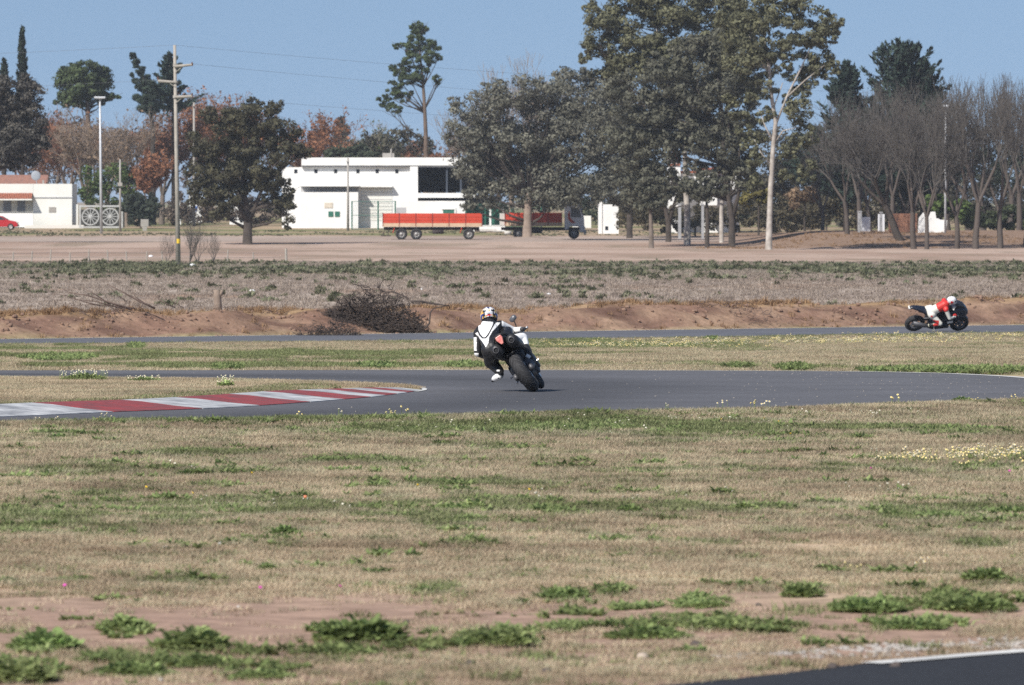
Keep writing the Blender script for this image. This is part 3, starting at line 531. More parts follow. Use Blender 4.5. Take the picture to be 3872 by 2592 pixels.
for i, (lb, vx, d, top, rz) in enumerate([('bare twigs showing over the left shoulder of the broad grey-green tree', 1085, 700, 200, 1), ('bare treetop over the middle of the broad grey-green tree', 1170, 720, 138, 2), ('faint bare treetop left of the tall eucalyptus crowns', 1235, 730, 112, 4)]): bare_tree('d', lb, vx, d, top, g, rz, wide=.8)
# --- bare trees on the right-hand bank
g = 'bare winter trees on the right bank'
br = [('l', 'dark bare tree leaning left over the white gate posts', 2062, 522, 250, 0.0, 1.15), ('a', 'bare tree with a pale trunk left of the white gate posts', 1938, 535, 250, 1.2, .8), ('c', 'bare tree in front of the brick wall', 2091, 505, 205, .4, .8), ('e', 'bare tree between the brick wall and the white wall', 2120, 504, 250, 2.2, .7), ('b', 'bare tree just right of the white lamp mast', 2188, 506, 240, 3.0, .75), ('f', 'forked bare tree, third from the right edge', 2232, 505, 205, 4.1, .8), ('c', 'slender forked bare tree near the right edge', 2288, 507, 200, 5.2, .8), ('e', 'bare tree cut off by the right edge', 2345, 512, 180, .9, .8), ('e', 'bare brown tree behind the white gate posts', 1990, 560, 270, 2.9, .8), ('c', 'tall bare tree crown in front of the broad cedar', 2040, 575, 195, 1.9, .7), ('f', 'bare tree behind the white lamp mast', 2170, 570, 215, 5.9, .8), ('c', 'bare tree far back at the right edge', 2310, 585, 190, 2.4, .9), ('a', 'bare tree far back between the mast and the forked tree', 2250, 590, 215, .2, .9), ('b', 'small bare tree behind the tall white-trunked eucalyptus', 1880, 560, 330, 3.6, .9), ('c', 'thin bare sapling behind the cut wall end', 2140, 560, 300, 3.1, .7), ('c', 'tall bare tree behind the leaning dark one', 1965, 590, 225, 4.8, .8), ('a', 'tall bare tree behind the forked tree', 2215, 600, 190, 1.1, .9), ('c', 'tall straight bare tree near the right edge', 2330, 560, 165, 4.4, .8), ('b', 'low spreading bare tree behind the brick wall', 2075, 600, 300, .5, 1.0)]
for k, lb, vx, d, top, rz, wd in br: bare_tree(k, lb, vx, d, top, g, rz, wide=wd * 1.02, vtop_add=random.uniform(-28, 6))
# --- bushes
def bush(label, vx, vy, d, clumps, m, n, seed, size=.16, name='bush'):
    return leaf_tree(name, label, (vx, vy), clumps, m, BK_D, [(vx, vy + 6, .1), (vx, vy - 10, .08), (vx, vy - 20, .05)], d, n=n, size=size, seed=seed, cat='bush', limbs=False)
bush('bright green bush behind the lamp post, left of the dark bush', 250, 480, 700, [(215, 420, 36, 36), (260, 410, 44, 40), (300, 420, 34, 40), (230, 460, 40, 28), (280, 465, 40, 28)], GREEN, 5200, 61)
bush('dark round bush right of the wagon-wheel gate', 322, 500, 675, [(310, 470, 30, 36), (340, 475, 32, 38), (322, 500, 42, 20)], DKG, 3800, 62)
bush('dark green trees behind the warehouse roof', 800, 380, 745, [(770, 358, 34, 20), (815, 352, 44, 22), (850, 360, 34, 16)], leaf_mat('leaf_mid_green', (.075, .095, .055), (.05, .06, .04)), 3000, 63, .22, 'evergreen_bush')
bush('green-grey shrub mass left of the tall pine', 880, 380, 770, [(860, 330, 50, 36), (910, 320, 44, 40), (830, 345, 40, 24), (960, 335, 40, 30)], leaf_mat('leaf_grey_shrub', (.12, .115, .085), (.08, .078, .06)), 2600, 64, .2, 'evergreen_bush')
bush('long brown-olive hedge behind the eucalyptus trunks', 1590, 520, 620, [(1440 + 45 * i, 495 + random.uniform(-4, 4), 34, 32) for i in range(10)], HEDGE, 18000, 65, .11, 'hedge')
bush('dark bush mass behind the tall white trunk', 1800, 500, 640, [(1760, 420, 50, 60), (1830, 400, 60, 70), (1880, 450, 50, 60), (1720, 440, 50, 50), (1780, 350, 60, 60), (1860, 340, 50, 60)], leaf_mat('leaf_dark_brown', (.11, .10, .07), (.065, .06, .045)), 20000, 66, .14, 'evergreen_bush')
bush('yellowish shrub left of the tall white trunk', 1735, 470, 610, [(1715, 455, 26, 22), (1745, 450, 26, 18)], leaf_mat('leaf_yellow', (.22, .19, .06), (.13, .12, .045)), 1500, 67)
bush('dry tan palm-like shrub right of the tall white trunk', 1840, 470, 605, [(1815, 455, 26, 26), (1850, 448, 26, 22)], TWIGL, 1500, 68)
bush('bright green shrub behind the white boundary wall', 2170, 490, 560, [(2150, 470, 30, 26), (2190, 480, 40, 30), (2130, 465, 24, 22)], GREEN, 3800, 69)
bush('dark green hedge along the bank at the right edge', 2290, 505, 565, [(2220, 495, 34, 30), (2265, 505, 34, 26), (2310, 500, 36, 30), (2350, 505, 36, 30)], leaf_mat('leaf_bank_hedge', (.07, .085, .04), (.04, .05, .028)), 5200, 70, .16, 'hedge')
bush('dim evergreen thicket far behind the right-hand bare trees', 2120, 480, 680, [(1920, 430, 60, 70), (2000, 410, 70, 80), (2080, 420, 70, 80), (2160, 410, 70, 80), (2240, 410, 70, 80), (2320, 400, 70, 90), (1990, 330, 60, 60), (2200, 330, 70, 70), (2290, 320, 70, 70), (2130, 310, 60, 60), (2340, 300, 60, 70), (1920, 340, 60, 60), (2420, 400, 70, 90), (2520, 410, 80, 90), (2620, 420, 80, 80)], leaf_mat('leaf_dim_thicket', (.085, .08, .065), (.05, .05, .042)), 22000, 71, .17, 'evergreen_bush')
bush('brown bare-looking thicket far behind the left-hand houses', 300, 470, 830, [(60 + 60 * i, 350 + 14 * math.sin(i * 2.1), 52, 90) for i in range(-6, 11)], leaf_mat('leaf_brown_thicket', (.18, .12, .09), (.12, .083, .066)), 26000, 72, .18, 'evergreen_bush')
bush('dull rust thicket far behind the warehouse', 900, 420, 850, [(700 + 60 * i, 400 + 6 * math.cos(i * 1.7), 50, 70) for i in range(8)], leaf_mat('leaf_rust_thicket', (.16, .10, .07), (.10, .072, .055)), 7000, 73, .3, 'evergreen_bush')
bush('dark green thicket behind the truck and the white gate wall', 1330, 470, 660, [(1160, 450, 50, 60), (1240, 440, 60, 70), (1330, 440, 60, 70), (1410, 430, 50, 70), (1480, 420, 50, 70)], DKG, 12000, 74, .14, 'evergreen_bush')
bush('dark brown undergrowth right of the tall white trunk', 1890, 520, 615, [(1800 + 48 * i, 488 + 7 * math.sin(i * 2.3), 38, 40) for i in range(5)], HEDGE, 11000, 75, .12, 'hedge')
bush('dark undergrowth behind the brick wall and bare trunks', 2080, 520, 640, [(2020 + 48 * i, 470 + 9 * math.sin(i * 1.3), 44, 56) for i in range(8)], leaf_mat('leaf_undergrowth', (.085, .078, .058), (.05, .046, .038)), 15000, 76, .14, 'hedge')
bush('brown undergrowth behind the trunk of the dark olive tree', 560, 515, 715, [(400 + 45 * i, 480 + 8 * math.sin(i * 1.9), 36, 34) for i in range(6)], leaf_mat('leaf_brown_undergrowth', (.15, .115, .09), (.09, .072, .06)), 9000, 77, .14, 'hedge')
bush('dark evergreen thicket behind the right-hand lamp mast', 2220, 500, 655, [(1900 + 52 * i, 400 + 14 * math.sin(i * 1.7), 46, 64) for i in range(10)], DKG, 16000, 78, .15, 'evergreen_bush')
bush('dark hedge far back between the eucalyptus trunks', 1650, 520, 690, [(1370 + 50 * i, 478 + 6 * math.sin(i * 2.1), 42, 40) for i in range(12)], DKG, 15000, 79, .15, 'hedge')
# leafless brush at the foot of the power pole
bare_kind('s', 44, TW_G, TW_G, spread=.5, up=.3, first=.03, levels=5, shrink=.95)
for i, (lb, vx, d, top, rz) in enumerate([('leafless shrub at the foot of the wooden power pole', 455, 384, 500, 0), ('taller leafless stems just right of the power pole', 432, 386, 470, 2), ('thin leafless shrub standing right of the power pole shrubs', 488, 390, 512, 4), ('leafless shrub left of the power pole foot', 380, 388, 522, 3)]):
    o = bare_tree('s', lb, vx, d, top, 'leafless shrubs by the power pole', rz, wide=.8, name='leafless_shrub'); o['category'] = 'shrub'
# ------------------------------------------------------------------ buildings
WALL = mat('white_wall_paint', (.82, .82, .81), rough=.9, noise=(.5, .1, (.70, .70, .685)), bump=(12, .1))
WALLW = mat('cream_wall_paint', (.74, .74, .70), rough=.9, noise=(.5, .1, (.68, .68, .64)))
GREYW = mat('grey_paint_and_recess_shade', (.42, .42, .43), rough=.9, noise=(.8, .1)); DARK = mat('interior_shade_dark', (.012, .016, .025), rough=.9); GLASSD = mat('dark_window_glass', (.03, .04, .05), rough=.15, spec=.6)  # DARK, and GREYW at recess and fascia, hold shade in their colour
STEEL = mat('grey_steel', (.30, .32, .34), rough=.5, metal=.6); GRN = mat('green_paint', (.03, .14, .10), rough=.6); TILE = mat('clay_roof_tile', (.42, .15, .09), rough=.85, noise=(2.5, .3, (.28, .11, .075)), bump=(8, .5))
CONC = mat('concrete', (.36, .34, .31), rough=.95, noise=(2, .2, (.27, .25, .23)))
CRATE = mat('brick_red', (.33, .17, .11), rough=.95, noise=(6, .25, (.22, .11, .075)))
def X_(vx, d): return (vx * S - 1936) / F * d
def Z_(vy, d): return ZC - (vy * S - HOR) / F * d
def slab(mb, v0, v1, y0, y1, d, thick=.3, front=0.0, mi=0):
    """box whose front face spans picture x v0..v1, rows y0..y1 at distance d - front"""
    x0, x1 = X_(v0, d), X_(v1, d); z1, z0 = Z_(y0, d), Z_(y1, d)
    mb.box(((x0 + x1) / 2, d - front + thick / 2, (z0 + z1) / 2), (x1 - x0, thick, z1 - z0), mi); return mb
def rel(root, mb, name, m, parent=None, **k):
    o = mb.build(name, m, parent or root, **k)
    o.location = -Vector(root.location) if (parent is None or parent is root) else (0, 0, 0); return o
def thing(name, label, cat, x, y, group=None, z=None):
    o = empty(name, (x, y, gz(x, y) if z is None else z)); tag(o, label, cat, group); return o
# white warehouse
D = 680
wh = thing('warehouse', 'long white warehouse with flat roof and dark open shed bay', 'building', X_(850, D), D)
mb = MB(); slab(mb, 645, 955, 383, 535, D, 12); rel(wh, mb, 'wall', WALL)
mb = MB(); slab(mb, 690, 1035 + 90, 361, 379, D, 13.0, .55); slab(mb, 690, 1125, 379, 383, D, 12.9, .38, 1); rel(wh, mb, 'roof', [WALL, GREYW])  # grey strip below the fascia is its shadow line, put in as colour
for v in (677, 723, 768, 819, 863, 908): mb = MB(); slab(mb, v - 4, v + 3.5, 388, 397, D, .2, .012); rel(wh, mb, 'vent_opening', DARK)
mb = MB(); slab(mb, 688, 820, 440, 530, D, 2.0, 1.6); rel(wh, mb, 'annex', WALL)
mb = MB(); slab(mb, 688, 823, 424, 427, D, 2.2, 1.9); rel(wh, mb, 'canopy', WALL)
mb = MB(); slab(mb, 688, 820, 428, 440, D, .2, .02); rel(wh, mb, 'recess_wall', GREYW)  # white wall coloured grey for the shadow under the canopy
mb = MB(); slab(mb, 823, 898, 425, 428.5, D, .8, .8); rel(wh, mb, 'door_lintel', WALL)
mb = MB(); slab(mb, 826, 897, 430, 505, D, .1, .03); r = rel(wh, mb, 'rolling_door', WALLW)
for i in range(9): mb = MB(); slab(mb, 826, 897, 432 + i * 8, 432.6 + i * 8, D, .04, .06); rel(wh, mb, 'door_slat', GREYW)
mb = MB(); slab(mb, 743, 762, 464, 476, D, .05, 1.65); rel(wh, mb, 'notice_board', mat('beige_sign', (.62, .56, .47), rough=.8, noise=(3, .25)))
for v in (752, 767): mb = MB(); slab(mb, v, v + 11, 484, 496, D, .05, 1.66); rel(wh, mb, 'sign_plate', GRN)
# shed bay
mb = MB(); slab(mb, 955, 958, 383, 530, D, 12, .0); slab(mb, 955, 1128, 383, 440, D + 12, .3); slab(mb, 1122, 1130, 383, 530, D, 12); rel(wh, mb, 'bay_inner_wall', DARK)  # near-black colour stands in for the unlit depth of the bay
mb = MB(); slab(mb, 938, 956, 379.5, 460, D, .6, .45); rel(wh, mb, 'pillar', WALL)
for v in (1020, 1052): mb = MB(); slab(mb, v, v + 4, 383, 441, D, .25, .1); rel(wh, mb, 'steel_column', mat('dull_navy_steel', (.05, .06, .08), rough=.6))
mb = MB(); slab(mb, 956, 1086, 442, 453, D, 5, 1.8); rel(wh, mb, 'lower_canopy', WALL)
mb = MB(); slab(mb, 955, 1128, 453, 530, D + 2.2, .2); rel(wh, mb, 'painted_shade_wall', DARK)  # shade under the lower canopy, painted as a near-black wall
mb = MB(); slab(mb, 905, 1064, 460, 530, D, .3, 2.2); rel(wh, mb, 'front_wall', WALL)
mb = MB(); slab(mb, 907, 929, 475, 496, D, .1, 2.23); rel(wh, mb, 'window', GREYW)
mb = MB(); slab(mb, 1014, 1039, 480, 500, D, .1, 2.23); o = rel(wh, mb, 'window', GRN)
mb = MB(); slab(mb, 1010, 1043, 476, 479.5, D, .12, 2.3); slab(mb, 1040, 1043.5, 479.5, 501, D, .12, 2.3); rel(wh, mb, 'window_frame', WALL)
mb = MB(); slab(mb, 873, 900, 350, 361, D, 2.0, -4); rel(wh, mb, 'roof_vent', CONC)
mb = MB(); x = X_(893, D); mb.tube([(x, D + 4, Z_(361, D)), (x, D + 4, Z_(340, D))], .08, 8); rel(wh, mb, 'roof_pipe', CONC)
# yard fence in green with gates, between the warehouse and the truck
def yard_fence(label, v0, v1, top, bot, d, posts, panel, name='yard_fence'):
    f = thing(name, label, 'fence', X_((v0 + v1) / 2, d), d)
    for v in posts:
        mb = MB(); x = X_(v, d); mb.tube([(x, d, Z_(bot + 6, d)), (x, d, Z_(top - 1, d))], .07, 8); rel(f, mb, 'post', GRN)
    mb = MB()
    for z in (top, (top + bot) / 2, bot): mb.tube([(X_(v0, d), d, Z_(z, d)), (X_(v1, d), d, Z_(z, d))], .028, 6)
    rel(f, mb, 'rail', GRN)
    n = int((X_(v1, d) - X_(v0, d)) / panel); mb = MB()
    for i in range(n + 1): x = X_(v0, d) + i * panel; mb.box((x, d, (Z_(top, d) + Z_(bot, d)) / 2), (.018, .018, Z_(top, d) - Z_(bot, d)))
    o = rel(f, mb, 'mesh_bars', GRN); o['kind'] = 'stuff'; return f
yard_fence('thin green mesh fence in front of the warehouse door', 805, 905, 461, 525, 668, (805, 865, 904), .16)
yard_fence('dark green bar fence behind the gap between truck and trailer', 1066, 1240, 468, 528, 664, (1066, 1110, 1170, 1238), .11)
gp = thing('gate_pillar', 'white gate pillar showing left in the gap between truck and trailer', 'pillar', X_(1121, 660), 660, 'white gate pillars'); mb = MB(); slab(mb, 1119, 1123.5, 474, 535, 660, .3); rel(gp, mb, 'shaft', WALL); mb = MB(); slab(mb, 1118, 1124.5, 472, 474, 660, .36, .03); rel(gp, mb, 'cap', WALL)
gp = thing('gate_pillar', 'white gate pillar showing right in the gap between truck and trailer', 'pillar', X_(1149, 660), 660, 'white gate pillars'); mb = MB(); slab(mb, 1146.5, 1152, 474, 535, 660, .3); rel(gp, mb, 'shaft', WALL); mb = MB(); slab(mb, 1145.5, 1153, 472, 474, 660, .36, .03); rel(gp, mb, 'cap', WALL)
gd = thing('yard_gate', 'dark green metal gate between the two white gate pillars', 'gate', X_(1135, 661), 661); mb = MB(); slab(mb, 1124.6, 1145.4, 478, 530, 661, .06); rel(gd, mb, 'gate_leaf', GRN)
lw = thing('low_wall', 'low white wall behind the truck drawbar', 'wall', X_(1110, 655), 655); mb = MB(); slab(mb, 1068, 1155, 517, 530, 655, .25); rel(lw, mb, 'masonry', WALL); mb = MB(); slab(mb, 1066, 1157, 515.5, 517, 655, .33, .04); rel(lw, mb, 'coping', WALL)
# boundary wall by the truck cab
D = 640
bw = thing('boundary_wall', 'white boundary wall with tall pillar beside the truck cab', 'wall', X_(1390, D), D)
mb = MB(); slab(mb, 1377, 1415, 468, 536, D, .3); rel(bw, mb, 'panel', WALL)
mb = MB(); slab(mb, 1368, 1377, 460, 536, D, .5, .1); rel(bw, mb, 'pillar', WALL)
mb = MB(); slab(mb, 1384, 1391, 518, 527, D, .05, .02); rel(bw, mb, 'vent_opening', DARK)
mb = MB(); slab(mb, 1310, 1352, 494, 522, D, .25, -.3); rel(bw, mb, 'low_panel', WALLW)
# house with red tile roof among the eucalyptus
D = 645
hs = thing('house', 'white house with red tile roof glimpsed between the eucalyptus trunks', 'house', X_(1590, D), D)
mb = MB(); slab(mb, 1528, 1556, 362, 535, D, 5); rel(hs, mb, 'tower_wall', WALL)
mb = MB(); slab(mb, 1602, 1640, 388, 470, D, 6); slab(mb, 1556, 1690, 396, 535, D + 3, 5); rel(hs, mb, 'wall', WALL)
mb = MB(); x0, x1 = X_(1524, D), X_(1560, D); mb.prism([(x0, Z_(363, D)), (x1, Z_(363, D)), ((x0 + x1) / 2, Z_(346, D))], D - .4, D + 5.4); rel(hs, mb, 'roof', TILE)
mb = MB(); slab(mb, 1529, 1556, 375, 379, D, .2, .15); rel(hs, mb, 'tile_ledge', TILE)
mb = MB(); slab(mb, 1598, 1645, 384, 388, D, 6.4, .3); slab(mb, 1556, 1694, 391, 396, D + 3, 5.4, .3); rel(hs, mb, 'roof', TILE)
for v in (1537, 1610, 1625): mb = MB(); slab(mb, v, v + 8, 410, 428, D, .1, .015); rel(hs, mb, 'window', GLASSD)
mb = MB(); slab(mb, 1621, 1636, 405, 425, D, .1, .03); rel(hs, mb, 'brown_shutter', mat('brown_wood', (.2, .11, .07), noise=(3, .2)))
POSTM = mat('shade_toned_white_post', (.40, .40, .41), rough=.9, noise=(2, .3, (.27, .27, .28)))  # white posts, tree shade put into their duller colour
# white masonry posts between the trunks
for i, (v0, v1, top, lb) in enumerate([(1551, 1558, 455, 'white gate post seen just left of a eucalyptus trunk'), (1604, 1610, 470, 'white gate post left of the dark trunk pair'), (1962, 1971, 486, 'tall white gate post among the bare trees'), (2012, 2018, 488, 'narrow white gate post left of the brick wall')]):
    d = 600 if v0 < 1700 else 542
    p = thing('gate_post', lb, 'post', X_((v0 + v1) / 2, d), d); bot = (HOR + F * (ZC - gz(X_(v0, d), d)) / d) / S + 2
    mb = MB(); slab(mb, v0, v1, top, bot, d, .3); rel(p, mb, 'shaft', POSTM); mb = MB(); slab(mb, v0 - 1, v1 + 1, top - 3, top, d, .36, .03); rel(p, mb, 'cap', POSTM)
# brick wall and white wall on the right bank
D = 541
bot = 534
bk = thing('brick_wall', 'unplastered brick wall with rough courses between bare trees', 'wall', X_(2060, D), D)
for i in range(14):
    z0 = 489 + i * 3.05; mb = MB(); slab(mb, 2032 + (i % 2) * .8 + (6 if i < 2 else 0), 2098 - (i % 3) * .6, z0, z0 + 2.55, D, .24, .02 * (i % 2)); rel(bk, mb, 'brick_course', CRATE)
mb = MB(); slab(mb, 2033, 2097, 490, bot, D, .18, -.03); rel(bk, mb, 'mortar', CONC)
ww = thing('boundary_wall', 'white stepped boundary wall beside the white lamp mast', 'wall', X_(2130, D), D)
mb = MB(); x = lambda v: X_(v, D); z = lambda v: Z_(v, D)
mb.prism([(x(2099), z(bot)), (x(2164), z(bot)), (x(2166), z(504)), (x(2150), z(503)), (x(2146), z(500)), (x(2141), z(500)), (x(2139), z(484.5)), (x(2112), z(486)), (x(2101), z(500))], D, D + .25); rel(ww, mb, 'panel', WALL)
mb = MB(); slab(mb, 1962, 1990, 497, bot, D + 6, .2); slab(mb, 2008, 2023, 490, bot, D + 5, .2); rel(ww, mb, 'back_panel', mat('shade_toned_white_paint', (.62, .63, .66), rough=.9))  # white panels greyed in colour to stand for shade
# house at the left edge
D = 680
hl = thing('house', 'low white flat-roofed house with red tile awning behind the red car', 'house', X_(90, D), D)
mb = MB(); slab(mb, 76, 165, 421, 520, D, 8); slab(mb, -40, 76, 421, 443, D, 8, .02); slab(mb, -40, 76, 443, 520, D + 1.6, 6); rel(hl, mb, 'wall', WALLW)
mb = MB(); slab(mb, 75, 166, 451, 453, D, .2, .08); rel(hl, mb, 'ledge', GREYW)
mb = MB()
for i in range(29): mb.tube([(X_(-39 + 4 * i, D), D - 1.1, Z_(456, D)), (X_(-39 + 4 * i, D), D - .05, Z_(443, D))], .085, 6)
o = rel(hl, mb, 'awning_tiles', TILE); o['kind'] = 'stuff'
mb = MB(); mb.box(((X_(-40, D) + X_(75, D)) / 2, D - 1.12, Z_(457, D)), (X_(75, D) - X_(-40, D), .12, .14)); rel(hl, mb, 'awning_beam', WALLW)
for v in (8, 40): mb = MB(); slab(mb, v, v + 18, 459, 484, D + 1.6, .1, .03); w_ = rel(hl, mb, 'window', mat('grey_window', (.22, .24, .28), rough=.3)); 
mb = MB(); slab(mb, -40, 78, 488, 520, D, .2, 1.6); rel(hl, mb, 'porch_wall', WALL)
mb = MB(); slab(mb, 112, 128, 474, 486, D, .08, .05); rel(hl, mb, 'meter_box', CONC)
mb = MB(); slab(mb, 60, 195, 515, 528, D, 1.0, 2.4); rel(hl, mb, 'pavement_step', mat('pale_step', (.66, .64, .60), rough=.9))
mb = MB(); slab(mb, 165, 178, 468, 520, D, .3, -.5); rel(hl, mb, 'side_pier', WALLW)
mb = MB(); 
for a in range(2): mb.box((X_(20, D) , D + 9 + 2.0 * a, Z_(415 - 6 * a, D)), (X_(70, D) - X_(-75, D), 1.6, .12), 0, (R(28), 0, 0))
rel(hl, mb, 'tile_roof', mat('faded_roof_tile', (.30, .15, .11), rough=.9, noise=(2.5, .3, (.2, .11, .09)), bump=(8, .5)))
mb = MB(); slab(mb, 94, 98, 412, 422, D, .25, -2); rel(hl, mb, 'chimney', CONC)
mb = MB(); mb.ell((X_(76, D), D + 4, Z_(402, D)), (.5, .12, .5), 14, 8); mb.tube([(X_(76, D), D + 4, Z_(404, D)), (X_(78, D), D + 4, Z_(421, D))], .04, 6); rel(hl, mb, 'satellite_dish', mat('dish_grey', (.27, .29, .32), rough=.5))
# wagon wheel gate
D = 676
wg = thing('wheel_gate', 'white yard gate made from two large wagon wheels', 'gate', X_(230, D), D)
PW = mat('gate_white', (.52, .52, .51), rough=.85, noise=(3, .3, (.36, .36, .36)))
mb = MB()
for v0, v1, y0, y1 in ((181, 281, 470, 474), (181, 281, 518, 522), (181, 185, 474, 518), (276, 281, 474, 518)): slab(mb, v0, v1, y0, y1, D, .12)
rel(wg, mb, 'frame', PW)
for v in (207, 252):
    c = Vector((X_(v, D), D, Z_(496, D))); mb = MB(); rr = 20 * px(D)
    M = Matrix.Translation(c) @ Matrix.Rotation(R(90), 4, 'Z'); mb.lathe([(rr, -.05), (rr, .05), (rr - .11, .05), (rr - .11, -.05)], 36, 0, M); mb.lathe([(.16, -.08), (.16, .08), (.02, .08), (.02, -.08)], 16, 0, M)
    ob = rel(wg, mb, 'wheel', PW)
    for k in range(12):
        t = 2 * math.pi * k / 12; sp = MB(); sp.tube([c + Vector((math.cos(t), 0, math.sin(t))) * .14, c + Vector((math.cos(t), 0, math.sin(t))) * (rr - .1)], [.05, .035], 6); sp.build('spoke', PW, ob)
mb = MB(); slab(mb, 178, 282, 480, 521, D, .1, -2.5); rel(wg, mb, 'dark_backing', mat('dark_hedge_board', (.05, .05, .045), rough=.95))
sg = thing('utility_box', 'small grey box on a post right of the wagon-wheel gate', 'box', X_(331, 660), 660); mb = MB(); slab(mb, 322, 340, 502, 519, 660, .4); rel(sg, mb, 'cabinet', CONC, bevel=.03); mb = MB(); slab(mb, 326, 336, 519, 532, 660, .2); rel(sg, mb, 'post', CONC)
# far white walls glimpsed behind the olive tree
for i, (v0, v1, y0, y1, lb) in enumerate([(402, 414, 450, 505, 'white wall corner just right of the power pole, far back'), (432, 462, 445, 500, 'white shed glimpsed left of the dark olive tree'), (525, 560, 460, 508, 'white wall glimpsed behind the trunk of the dark olive tree')]):
    p = thing('garden_wall', lb, 'wall', X_((v0 + v1) / 2, 730), 730); mb = MB(); slab(mb, v0, v1, y0, y1 + 10, 730, .4); rel(p, mb, 'panel', WALL); mb = MB(); slab(mb, v0 - .6, v1 + .6, y0 - 2, y0, 730, .5, .05); rel(p, mb, 'coping', CONC)
    if i == 1: mb = MB(); slab(mb, 447, 452, 472, 484, 730, .05, .02); rel(p, mb, 'blue_panel', mat('blue_paint', (.05, .14, .4)))
# ------------------------------------------------------------------ poles and wires
POLE = mat('weathered_pole', (.40, .365, .32), rough=.95, noise=(3, .2, (.29, .265, .235)), bump=(14, .4)); GALV = mat('galvanised_pole', (.55, .57, .60), rough=.55, metal=.3, noise=(4, .15))
D = 380
x0 = X_(408, D); z0 = gz(x0, D)
pp = thing('power_pole', 'tall weathered power pole with three single-sided cross-arms in the field', 'pole', x0, D)
zt = Z_(104, D)
mb = MB(); mb.tube([(x0, D, z0 - .3), (X_(404, D), D, (z0 + zt) / 2), (X_(400, D), D, zt)], [.145, .115, .085], 12); rel(pp, mb, 'shaft', POLE, smooth=True)
for va, vb, y0_, y1_ in ((400, 440, 153, 149), (362, 404, 186, 189), (401, 440, 223, 221)):
    mb = MB(); mb.tube([(X_(va, D), D - .1, Z_(y0_, D)), (X_(vb, D), D - .1, Z_(y1_, D))], [.09, .07], 8); mb.tube([(X_(402, D), D - .1, Z_(y0_ + 14, D)), (X_((va + vb) / 2, D), D - .1, Z_((y0_ + y1_) / 2, D))], .025, 5); arm = rel(pp, mb, 'cross_arm', POLE)
    v = vb if va >= 400 and vb > 410 else va
    mb = MB(); mb.lathe([(.02, 0), (.07, .02), (.04, .07), (.07, .1), (.04, .15), (.06, .18), (.02, .22)], 10, 0, Matrix.Translation((X_(v, D) , D - .1, Z_(y0_ - 1, D))) @ Matrix.Rotation(R(-90), 4, 'Y'), False); mb.build('insulator', mat('brown_ceramic', (.12, .06, .04), rough=.3), arm)
for y0_ in (150, 188, 222): mb = MB(); mb.lathe([(.155, -.08), (.155, .08), (.1, .08), (.1, -.08)], 12, 0, Matrix.Translation((X_(402, D), D, Z_(y0_, D))) @ Matrix.Rotation(R(90), 4, 'Y')); rel(pp, mb, 'collar', CONC)
mb = MB(); mb.lathe([(.139, -.13), (.139, .13), (.10, .13), (.10, -.13)], 12, 0, Matrix.Translation((x0 - .02, D, Z_(552, D))) @ Matrix.Rotation(R(90), 4, 'Y')); rel(pp, mb, 'yellow_band', mat('yellow_paint', (.75, .5, .05)))
WIRE = mat('wire', (.12, .12, .13), rough=.5)
def wire(label, p, q, sag, r=.006):
    P = [p.lerp(q, i / 24) - Vector((0, 0, sag * 4 * (i / 24) * (1 - i / 24))) for i in range(25)]; o = MB().tube([a - p for a in P], r, 5).build('overhead_wire', WIRE, None, loc=p); tag(o, label, 'wire', 'overhead wires')
pa = Vector((X_(440, D), D - .1, Z_(147, D))); pb = Vector((X_(362, D), D - .1, Z_(184, D))); pc = Vector((X_(440, D), D - .1, Z_(219, D))); pt = Vector((X_(400, D), D, Z_(104, D)))
wire('overhead wire running from the pole top to the left', pt, pt + Vector((-60, 25, -.6)), .5); wire('overhead wire running from the pole top to the right', pt, pt + Vector((60, 40, -2.6)), .6)
wire('overhead wire from the top cross-arm to the right', pa, pa + Vector((70, 60, -3.3)), .7); wire('overhead wire from the left cross-arm to the left', pb, pb + Vector((-60, 25, -.6)), .5); wire('overhead wire from the lowest cross-arm to the right', pc, pc + Vector((70, 60, -2.6)), .7)
def lamp_post(label, vx, d, vtop, r, head, m, name='lamp_post', vb=None, lean=0):
    x = X_(vx, d); z0 = gz(x, d); zt = Z_(vtop, d); o = thing(name, label, 'lamp post', x, d)
    mb = MB(); mb.tube([(x, d, z0 - .2), (x + lean * .5, d, (z0 + zt) / 2), (x + lean, d, zt)], [r * 1.2, r, r * .7], 10); rel(o, mb, 'shaft', m, smooth=True)
    if head:
        mb = MB(); mb.box((x + lean, d - .1, zt + .1), (head, .5, .18)); hd = rel(o, mb, 'lamp_head', GALV, bevel=.04); mb = MB(); mb.box((x + lean, d - .1, zt - .01), (head * .8, .4, .035)); mb.build('lens', mat('lamp_lens', (.7, .7, .68), rough=.2), hd)
    return o
lamp_post('tall metal lamp post with flat head in front of the wagon-wheel gate', 232, 640, 226, .12, 1.1, GALV, lean=-.12)
lamp_post('white lamp mast beside the white stepped wall', 2162, 538, 246, .085, .5, mat('white_mast', (.62, .63, .65), rough=.6, noise=(7, .4, (.33, .34, .36))))
def post(label, vx, d, vtop, r, m, box=None):
    x = X_(vx, d); o = thing('service_pole', label, 'pole', x, d); mb = MB(); mb.tube([(x, d, gz(x, d) - .2), (x, d, Z_(vtop, d))], [r * 1.2, r * .8], 10); rel(o, mb, 'shaft', m, smooth=True)
    mb = MB(); mb.box((x, d - r - .1, Z_(box or vtop + 8, d)), (.45 if box else .3, .2, .35 if box else .06)); rel(o, mb, 'fitting', CONC)
post('concrete service pole with a small box right of the lamp post', 275, 655, 365, .1, CONC, 422); post('grey service pole standing in front of the warehouse annex', 796, 660, 362, .11, CONC); post('grey pole behind the rust-red trees right of the power pole', 444, 705, 235, .13, CONC)
